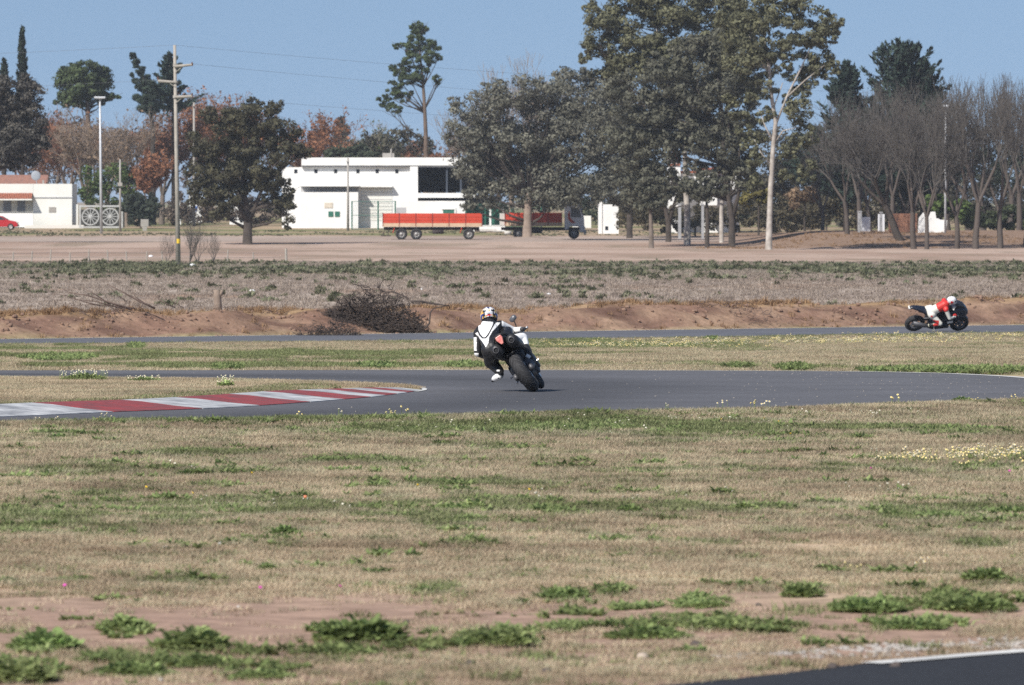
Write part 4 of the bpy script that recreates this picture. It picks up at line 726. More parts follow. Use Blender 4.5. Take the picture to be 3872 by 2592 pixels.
# wire fence along the field edge
fg = 'field fence posts'
fpts = [(-20, 597), (30, 596), (72, 597), (115, 597), (160, 597), (203, 597), (247, 598), (290, 598), (335, 598), (372, 599), (520, 601), (580, 602), (655, 602)]
for i, (vx, vy) in enumerate(fpts):
    d = 398 + random.uniform(-1, 1); x = X_(vx, d); z0 = gz(x, d); H = random.uniform(.6, .8) if i != 12 else .85
    mb = MB(); lean = random.uniform(-.06, .06); mb.tube([(0, 0, -.15), (lean * .5, 0, H * .5), (lean, 0, H)], [.045, .042, .036] if i != 12 else [.08, .075, .07], 7); o = mb.build('fence_post', POLE, None, loc=(x, d, z0))
    tag(o, 'short weathered post of the wire fence along the left field edge' if i != 12 else 'thicker lone fence post below the white warehouse', 'post', fg)
for k, zz in enumerate((.3, .58)):
    P = [Vector((X_(vx, 398), 398, gz(X_(vx, 398), 398) + zz)) for vx, vy in fpts]; o = MB().tube([p - P[0] for p in P], .008, 4).build('fence_wire', WIRE, None, loc=P[0]); tag(o, ('lower' if k == 0 else 'upper') + ' strand of wire along the left field edge', 'wire')
# ------------------------------------------------------------------ vehicles
RUB = mat('tyre_rubber', (.028, .028, .03), rough=.75, spec=.3, noise=(9, .3)); RIMG = mat('wheel_rim_grey', (.38, .37, .36), rough=.5, metal=.4)
REDP = mat('truck_red_paint', (.52, .055, .025), rough=.5, spec=.4, noise=(1.2, .18)); CREAM = mat('cream_stripe', (.55, .40, .28), rough=.7, noise=(2, .25)); CHAS = mat('chassis_dark', (.05, .04, .04), rough=.8, noise=(2, .3)); CHRED = mat('chassis_red', (.22, .04, .035), rough=.7, noise=(2, .3)); WHP = mat('white_vehicle_paint', (.72, .72, .72), rough=.45, spec=.4, noise=(1, .08)); PALE = mat('pale_metal', (.55, .53, .50), rough=.6, noise=(3, .15))
def truck_wheel(root, x, y, r, w=.32, both=True, yfar=2.2):
    for yy in ((y, yfar) if both else (y,)):
        M = Matrix.Translation((x, yy, r)) @ Matrix.Rotation(R(90), 4, 'Z'); mb = MB()
        mb.lathe([(r * .58, -w / 2), (r * .9, -w / 2), (r, -w * .36), (r, w * .36), (r * .9, w / 2), (r * .58, w / 2)], 28, 0, M); t = mb.build('wheel', RUB, root, smooth=True)
        mb = MB(); mb.lathe([(r * .57, w * .4), (r * .5, w * .1), (r * .28, w * .14), (r * .22, w * .42), (.01, w * .45)], 24, 0, M @ Matrix.Rotation(R(180), 4, 'Z'), False); mb.lathe([(r * .57, w * .4), (r * .5, w * .1), (r * .28, w * .14), (r * .22, w * .42), (.01, w * .45)], 24, 0, M, False); mb.build('rim', RIMG, t, smooth=True)
        mb = MB()
        for k in range(8): a = 6.283 * k / 8; mb.box((x + math.cos(a) * r * .4, yy - w * .2, r + math.sin(a) * r * .4), (.04, .06, .04))
        mb.build('wheel_nuts', CHAS, t)
def cargo_box(root, x0, x1, z0, z1, n):
    zc = z0 + (z1 - z0) * .27
    mb = MB(); mb.box(((x0 + x1) / 2, 1.25, z0 + .04), (x1 - x0, 2.46, .08)); mb.build('bed_floor', CHRED, root)
    step = (x1 - x0) / n
    for i in range(n):
        for y in (0.03, 2.47):
            mb = MB(); mb.box((x0 + (i + .5) * step, y, (zc + z1) / 2), (step - .05, .06, z1 - zc)); p = mb.build('side_board', REDP, root, bevel=.01)
            mb = MB()
            for k in (.33, .66): mb.box((x0 + (i + .5) * step, y + (-.035 if y < 1 else .035), zc + (z1 - zc) * k), (step - .08, .03, .05))
            mb.build('rib', REDP, p)
    for i in range(n + 1):
        mb = MB(); mb.box((min(max(x0 + i * step, x0 + .03), x1 - .03), -.005, (z0 + z1) / 2 + .03), (.06, .05, z1 - z0 + .06)); mb.build('stake', CHRED, root)
    for y in (.02, 2.48):
        mb = MB(); mb.box(((x0 + x1) / 2, y, (z0 + zc) / 2), (x1 - x0, .07, zc - z0)); mb.build('lower_stripe', CREAM, root)
    for x in (x0 + .03, x1 - .03): mb = MB(); mb.box((x, 1.25, (z0 + z1) / 2 + .06), (.06, 2.36, z1 - z0 - .08)); mb.build('end_board', REDP, root)
D = 595
xl = X_(875, D)
tr = thing('truck_trailer', 'long red flatbed trailer with cream stripe, behind the truck', 'trailer', xl, D, z=gz(xl + 4, D))
cargo_box(tr, 0, 8.97, 1.16, 2.36, 6)
mb = MB()
for y in (.75, 1.75): mb.box((4.4, y, 1.0), (8.6, .14, .28))
for x in (.2, 2.2, 4.2, 6.2, 8.0): mb.box((x, 1.25, 1.0), (.12, 2.2, .16))
mb.build('chassis', CHAS, tr)
for x in (1.68, 3.02, 7.75): truck_wheel(tr, x, .2, .51, yfar=2.3)
for x in (1.0, 7.05): mb = MB(); mb.box((x, .3, .85), (.06, .5, .5), 0, (0, R(18), 0)); mb.build('mudguard', REDP, tr)
mb = MB(); mb.tube([(4.5, .35, .72), (5.5, .35, .72)], .2, 12); mb.build('air_tank', CHAS, tr, smooth=True)
mb = MB(); mb.box((.3, .4, .35), (.9, .1, .08)); mb.box((.5, .4, .7), (.06, .08, .7)); mb.box((.05, 1.25, .55), (.08, 2.3, .1)); mb.build('rear_bumper', CHAS, tr)
mb = MB(); mb.tube([(8.6, 1.25, .8), (10.6, 1.25, .75)], .09, 8); mb.tube([(8.3, .6, .8), (9.9, 1.25, .78)], .07, 8); mb.tube([(8.3, 1.9, .8), (9.9, 1.25, .78)], .07, 8); mb.box((9.5, .25, .85), (1.5, .12, .18)); mb.build('drawbar', PALE, tr)
tk = thing('flatbed_truck', 'red flatbed truck with white cab parked in shade behind the thick trunk', 'truck', X_(1146, D), D, z=gz(X_(1200, D), D))
cargo_box(tk, .35, 5.5, 1.16, 2.34, 4)
mb = MB()
for y in (.8, 1.7): mb.box((3.6, y, .92), (7.2, .12, .26))
mb.build('chassis', CHAS, tk)
for x in (1.55, 6.55): truck_wheel(tk, x, .22, .5, yfar=2.28)
mb = MB(); mb.box((.1, .4, 1.75), (.45, .25, 1.1)); mb.build('tool_locker', PALE, tk, bevel=.03)
mb = MB(); mb.tube([(.3, .2, .55), (.95, .2, .55)], .17, 12); mb.build('spare_air_tank', PALE, tk, smooth=True)
mb = MB(); mb.box((3.2, .3, .75), (1.0, .45, .5)); mb.build('fuel_tank', CHAS, tk, bevel=.05)
mb = MB(); mb.prism([(5.72, .85), (5.72, 3.0), (5.85, 3.12), (7.0, 3.12), (7.18, 2.95), (7.48, 1.75), (7.52, .62), (7.1, .62), (7.08, .95), (6.95, 1.12), (6.2, 1.12), (6.05, .95), (6.02, .85)], .05, 2.45); mb.build('cab', WHP, tk, bevel=.05)
for y in (.03, 2.47): mb = MB(); mb.prism([(6.3, 1.95), (6.3, 2.75), (7.0, 2.75), (7.2, 1.95)], y - .012, y + .012); mb.build('side_window', GLASSD, tk)
mb = MB(); mb.add([(7.215, .2, 2.85), (7.215, 2.3, 2.85), (7.465, 2.3, 1.9), (7.465, .2, 1.9)], [(0, 1, 2, 3)]); mb.build('windscreen', GLASSD, tk)
mb = MB(); mb.box((7.55, 1.25, .62), (.18, 2.45, .42)); mb.build('front_bumper', PALE, tk, bevel=.04)
for y in (.35, 2.15): mb = MB(); mb.box((7.56, y, 1.0), (.06, .32, .2)); mb.build('headlight', mat('lamp_glass', (.7, .7, .65), rough=.15), tk)
mb = MB(); mb.prism([(6.0, 2.2), (6.15, 2.5), (6.22, 1.9), (6.7, 1.45), (6.35, 1.42), (6.05, 1.75)], .028, .045); mb.build('red_swoosh', REDP, tk)
mb = MB(); mb.box((7.3, -.12, 2.5), (.1, .16, .4)); mb.build('wing_mirror', CHAS, tk)
mb = MB(); mb.box((6.5, .05, 1.55), (.16, .05, .05)); mb.build('door_handle', CHAS, tk)
# red car at the left edge
D = 668
car = thing('parked_car', 'small red hatchback at the left edge in front of the white house', 'car', X_(-2, D), D)
CARR = mat('car_red_paint', (.42, .015, .02), rough=.3, spec=.5, coat=.5)
prof = [(-1.9, .35), (-1.95, .8), (-1.85, 1.0), (-1.3, 1.36), (-.2, 1.44), (.35, 1.35), (.95, .98), (1.75, .82), (1.95, .62), (1.93, .3), (1.55, .28), (1.45, .5), (1.25, .62), (1.0, .5), (.9, .28), (-.85, .28), (-.95, .5), (-1.2, .62), (-1.45, .5), (-1.55, .3)]
mb = MB(); mb.prism(prof, -.8, .8); mb.build('body', CARR, car, bevel=.06)
for y in (-.805, .805): mb = MB(); mb.prism([(-1.25, 1.0), (-1.15, 1.3), (-.25, 1.37), (.28, 1.29), (.75, 1.0)], y - .01, y + .01); mb.build('side_window', GLASSD, car)
mb = MB(); mb.add([(.37, -.68, 1.335), (.37, .68, 1.335), (.94, .72, 1.0), (.94, -.72, 1.0)], [(0, 1, 2, 3)]); mb.build('windscreen', GLASSD, car).location = (.012, 0, .012)
for y in (-.6, .6): mb = MB(); mb.ell((1.84, y, .7), (.1, .16, .08), 10, 8); mb.build('headlight', mat('lamp_glass', (.7, .7, .65)), car)
for x in (-1.2, 1.22):
    for y in (-.72, .72):
        M = Matrix.Translation((x, y, .3)) @ Matrix.Rotation(R(90), 4, 'Z'); mb = MB(); mb.lathe([(.18, -.09), (.27, -.09), (.3, -.06), (.3, .06), (.27, .09), (.18, .09)], 24, 0, M); w_ = mb.build('wheel', RUB, car, smooth=True); mb = MB(); mb.lathe([(.19, .092), (.12, .07), (.01, .08)], 18, 0, M @ Matrix.Rotation(R(180 if y > 0 else 0), 4, 'Z'), False); mb.lathe([(.19, -.092), (.12, -.07), (.01, -.08)], 18, 0, M, False); mb.build('rim', RIMG, w_)
mb = MB(); mb.box((1.9, 0, .42), (.16, 1.5, .2)); mb.build('bumper', CHAS, car, bevel=.04)
car.location.z = gz(car.location.x, D)
# ------------------------------------------------------------------ motorcycles
BLK = mat('gloss_black', (.012, .012, .014), rough=.3, spec=.5); MBLK = mat('matt_black', (.022, .022, .024), rough=.6); SILV = mat('bike_silver', (.5, .5, .52), rough=.35, metal=.7); ENG = mat('engine_grey', (.11, .11, .12), rough=.5, metal=.5, noise=(20, .3)); CAN = mat('exhaust_can', (.03, .03, .032), rough=.45, spec=.5, metal=.3); NAVY = mat('deep_navy_plastic', (.012, .016, .03), rough=.35, spec=.5)
TL = mat('tail_light_red', (.62, .10, .09), rough=.25, spec=.6, noise=(30, .4, (.75, .35, .3)))
def sec(y, zc, hw, hh, n=14, p=2.6, cx=0):
    P = []
    for k in range(n):
        t = 2 * math.pi * k / n; c, s_ = math.cos(t), math.sin(t); P.append((cx + hw * math.copysign(abs(c) ** (2 / p), c), y, zc + hh * math.copysign(abs(s_) ** (2 / p), s_)))
    return P
def wheel(root, y, r, wdt, steer=0):
    M = Matrix.Translation((0, y, r)); pr = []
    for k in range(11):
        a = -1.0 + 2.0 * k / 10; pr.append((r - .062 * abs(a) ** 2.2 * (wdt / .15), a * wdt / 2))
    pr += [(r - .105, wdt / 2 * .82), (r - .105, -wdt / 2 * .82)]
    mb = MB(); mb.lathe(pr, 56, 0, M)
    t = mb.build('wheel', RUB, root, smooth=True)
    # tread grooves, thin dark strips cut across the carcass
    mb = MB(); mb.lathe([(r - .10, -wdt * .38), (r - .135, -wdt * .34), (r - .135, wdt * .34), (r - .10, wdt * .38)], 40, 0, M)
    for k in range(5):
        a = 6.283 * k / 5; mb.tube([M @ Vector((0, math.cos(a) * .05, math.sin(a) * .05)), M @ Vector((0, math.cos(a) * (r - .125), math.sin(a) * (r - .125)))], [.028, .02], 6)
    mb.lathe([(.055, -.07), (.055, .07), (.015, .07), (.015, -.07)], 16, 0, M); mb.build('rim', ENG, t, smooth=True)
    for sx in ((-1, 1) if wdt < .15 else (1,)):
        mb = MB(); mb.lathe([(.155, sx * .075), (.155, sx * .08), (.09, sx * .08), (.09, sx * .075)], 30, 0, M); mb.build('brake_disc', SILV, t)
    gr = MB()
    for k in range(18):
        for sx in (-1, 1):
            pts = []
            for q in range(4):
                f = q / 3; a = sx * (.08 + .74 * f); th = 6.283 * (k + (.5 if sx > 0 else 0)) / 18 + .30 * f; rr = r - .062 * abs(a) ** 2.2 * (wdt / .15) + .0008
                pts.append(M @ Vector((a * wdt / 2, math.cos(th) * rr, math.sin(th) * rr)))
            gr.tube(pts, .0026, 4)
    gr.build('tread_groove', mat('groove_grey', (.10, .10, .105), rough=.9), t)
    return t
def motorcycle(root, style):
    wheel(root, 0, .318, .19); fw = wheel(root, 1.43, .30, .12)
    mb = MB()
    for sx in (-1, 1): mb.tube([(sx * .135, -.03, .318), (sx * .13, .3, .36), (sx * .11, .56, .42)], [.035, .04, .045], 8, 0, True, 1.5)
    mb.build('swingarm', ENG, root, smooth=True)
    mb = MB(); mb.box((0, .82, .40), (.34, .44, .34), 0, (R(8), 0, 0)); mb.box((0, .98, .62), (.30, .24, .30), 0, (R(-30), 0, 0)); mb.tube([(-.21, .74, .40), (.21, .74, .40)], .13, 16); mb.tube([(-.2, .95, .42), (.2, .95, .42)], .10, 16); mb.build('engine', ENG, root, bevel=.02)
    mb = MB(); 
    for sx in (-1, 1):
        mb.tube([(sx * .05, 1.12, .98), (sx * .17, .9, .78), (sx * .16, .6, .58), (sx * .12, .54, .40)], .024, 7); mb.tube([(sx * .16, .85, .76), (sx * .11, .45, .80), (sx * .08, .0, .88)], .016, 6); mb.tube([(sx * .15, .6, .58), (sx * .1, .2, .80)], .014, 6)
    mb.build('frame', MBLK, root, smooth=True)
    mb = MB(); mb.loft([sec(.52, .86, .09, .06), sec(.60, .89, .14, .09), sec(.78, .94, .165, .12), sec(.95, .95, .16, .11), sec(1.06, .93, .11, .07)]); mb.build('fuel_tank', BLK, root, smooth=True)
    if style == 'naked':
        mb = MB(); mb.loft([sec(.66, .85, .10, .035), sec(.45, .84, .15, .04), sec(.2, .88, .15, .045), sec(-.02, .93, .12, .045), sec(-.2, .965, .07, .03)]); mb.build('seat', MBLK, root, smooth=True)
        mb = MB(); mb.loft([sec(.35, .79, .10, .05), sec(.1, .82, .10, .06), sec(-.12, .90, .09, .05), sec(-.2, .92, .06, .04)]); mb.build('tail_unit', BLK, root, smooth=True)
        for sx in (-1, 1):
            mb = MB(); x = sx * .135; mb.loft([sec(.50, .70, .05, .05, 16, 2, x), sec(.40, .715, .085, .09, 16, 2.2, x), sec(.0, .775, .092, .105, 16, 2.3, x), sec(-.17, .80, .088, .10, 16, 2.3, x), sec(-.22, .808, .055, .06, 16, 2, x)]); c = mb.build('exhaust_silencer', CAN, root, smooth=True)
            mb = MB(); mb.lathe([(.038, 0), (.047, .012), (.047, .05), (.036, .05)], 16, 0, Matrix.Translation((x, -.255, .813)) @ Matrix.Rotation(R(90), 4, 'Z') @ Matrix.Rotation(R(9), 4, 'Y')); mb.build('outlet', SILV if False else ENG, c, smooth=True)
            mb = MB(); mb.ell((x, -.222, .809), (.036, .012, .036)); mb.build('bore', MBLK, c)
        mb = MB(); mb.prism([(-.045, .965), (.045, .965), (.052, .92), (.018, .835), (-.018, .835), (-.052, .92)], -.275, -.2); mb.build('tail_light', TL, root, bevel=.008)
        mb = MB(); mb.loft([sec(.34, .60, .09, .02), sec(.1, .66, .10, .015), sec(-.1, .655, .09, .012)]); mb.build('hugger', MBLK, root, smooth=True)
        mb = MB(); mb.loft([sec(.62, .62, .14, .16), sec(.45, .60, .15, .16), sec(.25, .60, .14, .10), sec(.15, .62, .10, .05)]); mb.build('side_panel', MBLK, root, smooth=True)
        mb = MB(); mb.loft([sec(.62, .40, .17, .12), sec(.45, .40, .19, .13), sec(.30, .38, .17, .10), sec(.22, .36, .12, .05)]); mb.build('sump_cover', ENG, root, smooth=True)
        hz, hw, hy = .86, .32, 1.02
        mb = MB(); mb.loft([sec(1.22, .92, .05, .06), sec(1.3, .93, .11, .12), sec(1.42, .92, .10, .11), sec(1.48, .90, .05, .05)]); mb.build('headlight', BLK, root, smooth=True)
    else:
        mb = MB(); mb.loft([sec(.62, .82, .12, .04), sec(.40, .82, .16, .05), sec(.2, .87, .15, .075), sec(0, .95, .11, .07), sec(-.18, .995, .075, .045), sec(-.3, 1.0, .03, .018)]); mb.build('tail_unit', NAVY, root, smooth=True)
        mb = MB(); mb.box((0, -.30, .985), (.13, .05, .05)); mb.build('tail_light', mat('pale_tail_lamp', (.75, .75, .72), rough=.2), root, bevel=.01)
        mb = MB(); mb.loft([sec(1.60, .80, .05, .06), sec(1.52, .84, .16, .16), sec(1.40, .84, .24, .24), sec(1.22, .80, .27, .30), sec(1.05, .66, .25, .32), sec(.8, .50, .22, .30), sec(.55, .38, .18, .20), sec(.42, .32, .1, .1)]); mb.build('fairing', NAVY, root, smooth=True)
        mb = MB(); mb.loft([sec(1.50, 1.0, .06, .03), sec(1.38, 1.10, .12, .06), sec(1.22, 1.16, .14, .05), sec(1.12, 1.18, .13, .03)]); mb.build('screen', mat('smoked_screen', (.02, .022, .03), rough=.15, spec=.6), root, smooth=True)
        for sx in (-1, 1):
            mb = MB(); mb.box((sx * .262, 1.02, .60), (.012, .17, .075), 0, (R(12), 0, 0)); mb.build('white_decal', WHP, root)
        mb = MB(); mb.tube([(.17, .6, .36), (.19, .25, .40), (.19, -.12, .5)], [.05, .07, .07], 12); mb.build('exhaust_silencer', ENG, root, smooth=True)
        hz, hw, hy = .93, .34, 1.12
    mb = MB()
    for sx in (-1, 1): mb.tube([(sx * .10, 1.43, .30), (sx * .10, 1.17, .88), (sx * .10, 1.13, .98)], [.03, .028, .026], 10)
    mb.build('fork', SILV, root, smooth=True)
    mb = MB(); mb.loft([sec(1.2, .56, .07, .03), sec(1.36, .64, .075, .02), sec(1.56, .61, .07, .02), sec(1.66, .53, .06, .012)]); mb.build('front_mudguard', BLK, root, smooth=True)
    mb = MB(); mb.tube([(-hw, hy, hz), (-.2, hy + .06, hz + .01), (0, hy + .08, hz - .01), (.2, hy + .06, hz + .01), (hw, hy, hz)], .013, 8); hb = mb.build('handlebar', MBLK, root, smooth=True)
    for sx in (-1, 1):
        mb = MB(); mb.tube([(sx * hw * .68, hy + .015, hz), (sx * hw, hy, hz)], .019, 10); mb.build('grip', MBLK, hb, smooth=True)
        mb = MB(); mb.tube([(sx * hw, hy, hz), (sx * (hw + .035), hy - .004, hz)], .017, 10); mb.build('bar_end', SILV, hb, smooth=True)
        mb = MB(); mb.tube([(sx * hw * .7, hy + .08, hz + .01), (sx * hw * .98, hy + .10, hz)], .006, 6); mb.build('lever', SILV, hb)
        if style == 'naked':
            mb = MB(); mb.tube([(sx * .17, hy + .05, hz), (sx * .225, hy + .03, hz + .13), (sx * .235, hy + .02, hz + .19)], .008, 6); mr = mb.build('mirror', MBLK, root)
            mb = MB(); mb.loft([sec(-.012, 0, .055, .035, 14, 3), sec(.02, 0, .06, .04, 14, 3), sec(.045, 0, .03, .02, 14, 3)]); g_ = mb.build('housing', mat('mirror_grey', (.10, .105, .12), rough=.3, spec=.6), mr, smooth=True); g_.location = (sx * .24, hy + .015, hz + .225); g_.rotation_euler = (0, R(-14 * sx), R(-8))
        mb = MB(); mb.tube([(sx * .13, .56, .38), (sx * .25, .56, .37)], .013, 8); mb.box((sx * .15, .54, .42), (.012, .12, .14)); mb.build('footpeg', SILV, root)
    mb = MB(); mb.box((0, 1.16, .62), (.34, .06, .30), 0, (R(-12), 0, 0)); mb.build('radiator', CHAS, root)
    mb = MB()
    for x in (-.09, .0, .09): mb.tube([(x, 1.05, .6), (x, 1.13, .42), (x * .8, .95, .22), (x * .5, .6, .24)], .022, 8)
    if style == 'naked': mb.box((0, .68, .27), (.22, .3, .12))
    mb.build('exhaust_header', mat('header_steel', (.22, .19, .16), rough=.4, metal=.7), root, smooth=True)
    mb = MB(); mb.tube([(-.085, .62, .46), (-.085, 0, .40)], .008, 5); mb.tube([(-.085, .62, .36), (-.085, 0, .24)], .008, 5); mb.lathe([(.085, -.09), (.085, -.08), (.05, -.08), (.05, -.09)], 20, 0, Matrix.Translation((0, 0, .318))); mb.build('chain', SILV, root)
    mb = MB(); mb.tube([(-.10, .52, .36), (-.17, .40, .28), (-.19, .30, .25)], [.012, .010, .016], 6) if style == 'naked' else mb.box((0, .5, .3), (.1, .1, .1)); mb.build('side_stand', SILV if style == 'naked' else MBLK, root)
# ------------------------------------------------------------------ riders
def person(label, prims, mats, voxel, origin, paint=None):
    """prims: (p0, r0, p1, r1, material index): one continuous remeshed figure"""
    mb = MB()
    for p0, r0, p1, r1, mi in prims:
        p0, p1 = Vector(p0), Vector(p1); L = (p1 - p0); n = 14
        if L.length < 1e-4: mb.ell(p0, (r0,) * 3, 16, 10); continue
        d = L.normalized(); P = []; rr = []
        for k in range(5): a = math.pi / 2 * (1 - k / 4); P.append(p0 - d * r0 * math.sin(a)); rr.append(max(r0 * math.cos(a), .002))
        for k in range(1, 5): a = math.pi / 2 * k / 4; 
        for k in range(5): a = math.pi / 2 * k / 4; P.append(p1 + d * r1 * math.sin(a)); rr.append(max(r1 * math.cos(a), .002))
        mb.tube(P, rr, n)
    me = mb.mesh('person', mats); tmp = bpy.data.objects.new('tmp', me); COL.objects.link(tmp)
    rm = tmp.modifiers.new('r', 'REMESH'); rm.mode = 'VOXEL'; rm.voxel_size = voxel; rm.use_smooth_shade = True
    s_ = tmp.modifiers.new('s', 'SMOOTH'); s_.factor = .5; s_.iterations = 5
    dg = bpy.context.evaluated_depsgraph_get(); me2 = bpy.data.meshes.new_from_object(tmp.evaluated_get(dg)); bpy.data.objects.remove(tmp); me2.name = 'person'
    nf = len(me2.polygons); C = np.zeros(nf * 3, np.float32); me2.polygons.foreach_get('center', C); C = C.reshape(-1, 3)
    best = np.full(nf, 1e9); idx = np.zeros(nf, np.int32)
    for p0, r0, p1, r1, mi in prims:
        a = np.array(p0); b = np.array(p1); ab = b - a; t = np.clip(((C - a) @ ab) / (ab @ ab + 1e-12), 0, 1); dd = np.linalg.norm(C - (a + t[:, None] * ab), axis=1) - (r0 + (r1 - r0) * t)
        m_ = dd < best; best[m_] = dd[m_]; idx[m_] = mi
    if paint:
        Nn = np.zeros(nf * 3, np.float32); me2.polygons.foreach_get('normal', Nn); idx = paint(C, Nn.reshape(-1, 3), idx)
    me2.materials.clear()
    for m_ in mats: me2.materials.append(m_)
    me2.polygons.foreach_set('material_index', idx.astype(np.int32)); me2.polygons.foreach_set('use_smooth', np.ones(nf, bool))
    V = np.zeros(len(me2.vertices) * 3, np.float32); me2.vertices.foreach_get('co', V); o0 = np.array(origin, np.float32); me2.vertices.foreach_set('co', (V.reshape(-1, 3) - o0).ravel()); me2.update()
    o = link('person', me2, loc=origin); tag(o, label, 'person'); return o
def hand(pr, wrist, grip, gdir, fwd, mi):
    """palm and five fingers closed round a grip; gdir along the bar, fwd over the bar"""
    w_, g_, gd, f = Vector(wrist), Vector(grip), Vector(gdir).normalized(), Vector(fwd).normalized(); dn = Vector((0, 0, -1)); up = -dn
    palm = g_ - f * .035 + up * .02; pr.append((w_, .036, palm, .034, mi))
    for k, o_ in enumerate((-.034, -.011, .011, .032)):
        a = palm + gd * o_; L = (.95, 1.05, 1.0, .85)[k]; b = g_ + gd * o_ + up * .033 * L + f * .012; c = g_ + gd * o_ + f * .038 * L; e = g_ + gd * o_ + dn * .026 * L + f * .012
        pr += [(a + up * .005, .0125, b, .011, mi), (b, .011, c, .0105, mi), (c, .0105, e, .010, mi)]
    a = palm - gd * .035; pr += [(a, .014, g_ - gd * .045 + dn * .02, .012, mi), (g_ - gd * .045 + dn * .02, .012, g_ - gd * .025 + dn * .03 + f * .02, .010, mi)]
def helmet(par, c, Rm, cols, painter):
    mb = MB(); mb.ell((0, 0, 0), (.128, .155, .138), 40, 28); o = mb.build('helmet', cols, par, smooth=True); me = o.data
    for v in me.vertices:
        x, y, z = v.co
        if z < -.06: v.co.z = -.06 + (z + .06) * .75; v.co.y = y * .98 + (.02 if y > 0 else 0)
        if y > .08 and z < .02: v.co.y += .018
        if y < -.09 and z > .0: v.co.y -= .012
    for p in me.polygons: p.material_index = painter(p.center)
    vi = MB(); vi.ell((0, .012, 0), (.126, .150, .137), 32, 22); keep = [f for f in vi.f if all(vi.v[i][1] > .045 and -.035 < vi.v[i][2] < .065 for i in f)]; vi.f = keep; vi.m = [0] * len(keep); vi.v = [(v[0] * 1.015, v[1] * 1.03, v[2]) for v in vi.v]; vo = vi.build('visor', mat('visor_dark', (.02, .02, .025), rough=.1, spec=.6), o, smooth=True)
    o.location = Vector(c) - Vector(par.location); o.rotation_euler = Rm; return o
LW = mat('leather_white', (.80, .80, .80), rough=.45, spec=.4, bump=(40, .08)); LB = mat('leather_black', (.016, .016, .018), rough=.5, spec=.4, bump=(40, .1)); LG = mat('leather_charcoal', (.05, .048, .05), rough=.6, spec=.3); LR = mat('leather_red', (.55, .035, .03), rough=.45, spec=.4)
LY = mat('leather_cream', (.74, .72, .55), rough=.5)
# near rider: everything measured from the rear contact patch
DB = 96.0
BX = X_(2018 / S, DB); BZ = ZC - float(h_track(DB)) + .032
LEAN, YAW = R(-34.5), R(-4)
mc = empty('motorcycle', (BX, DB, BZ)); tag(mc, 'black motorcycle with twin high silencers leaning hard left through the hairpin', 'motorcycle')
mc.rotation_mode = 'QUATERNION'; mc.rotation_quaternion = (Matrix.Rotation(YAW, 3, 'Z') @ Matrix.Rotation(LEAN, 3, 'Y')).to_quaternion()
mc.location.z += .0; motorcycle(mc, 'naked')
bpy.context.view_layer.update()
def drop(root, zg):
    """rest the lowest tyre point on the road"""
    bpy.context.view_layer.update(); lo = 1e9
    for c in root.children:
        if c.name.startswith('wheel'): lo = min(lo, min((c.matrix_world @ v.co).z for v in c.data.vertices))
    root.location.z += zg - lo
drop(mc, BZ); mc.location.x += .04
KS = 3.647 * F / DB     # crop pixels per metre
def K(cx, cy, y): return at((1700 + cx / 3.647) / S, (1100 + cy / 3.647) / S, DB + y)
pr = []
def seg(a, ra, b, rb, mi): pr.append((K(*a), ra, K(*b), rb, mi))
pel, wai, che, nek = (590, 800, .38), (565, 720, .52), (545, 590, .76), (545, 450, .93)
seg((560, 815, .36), .135, (660, 775, .40), .125, 1); seg(pel, .150, wai, .140, 1); seg(wai, .142, che, .165, 1); seg(che, .165, (545, 500, .88), .13, 1); seg((545, 500, .88), .085, nek, .06, 1)
seg((440, 560, .86), .095, (650, 500, .86), .09, 0)
seg((500, 520, .80), .09, (495, 600, .66), .07, 0)                      # speed hump
seg((650, 500, .86), .082, (700, 480, .90), .078, 0); seg((700, 480, .90), .076, (880, 555, 1.06), .058, 0); seg((880, 555, 1.06), .055, (990, 590, 1.02), .042, 0)
seg((440, 565, .86), .085, (400, 590, .88), .08, 1); seg((400, 590, .88), .076, (388, 860, .84), .056, 1); seg((388, 860, .84), .056, (480, 905, 1.02), .042, 1)
bpy.context.view_layer.update(); MW = mc.matrix_world
gR = MW @ Vector((.262, 1.022, .86)); gL = MW @ Vector((-.262, 1.022, .86)); bd = (MW.to_3x3() @ Vector((1, 0, 0))); bf = (MW.to_3x3() @ Vector((0, 1, 0)))
pr.append((K(880, 555, 1.06), .055, gR - bf * .09 + Vector((0, 0, .02)), .038, 0)); hand(pr, gR - bf * .10 + Vector((0, 0, .02)), gR, bd, bf, 2)
pr.append((K(400, 870, .86), .05, gL - bf * .09, .038, 1)); hand(pr, gL - bf * .10 + Vector((0, 0, .01)), gL, -bd, bf, 2)
# left leg, knee out towards the road
seg((585, 850, .38), .14, (572, 985, .72), .104, 1); seg((572, 985, .72), .096, (685, 1105, .48), .07, 1)
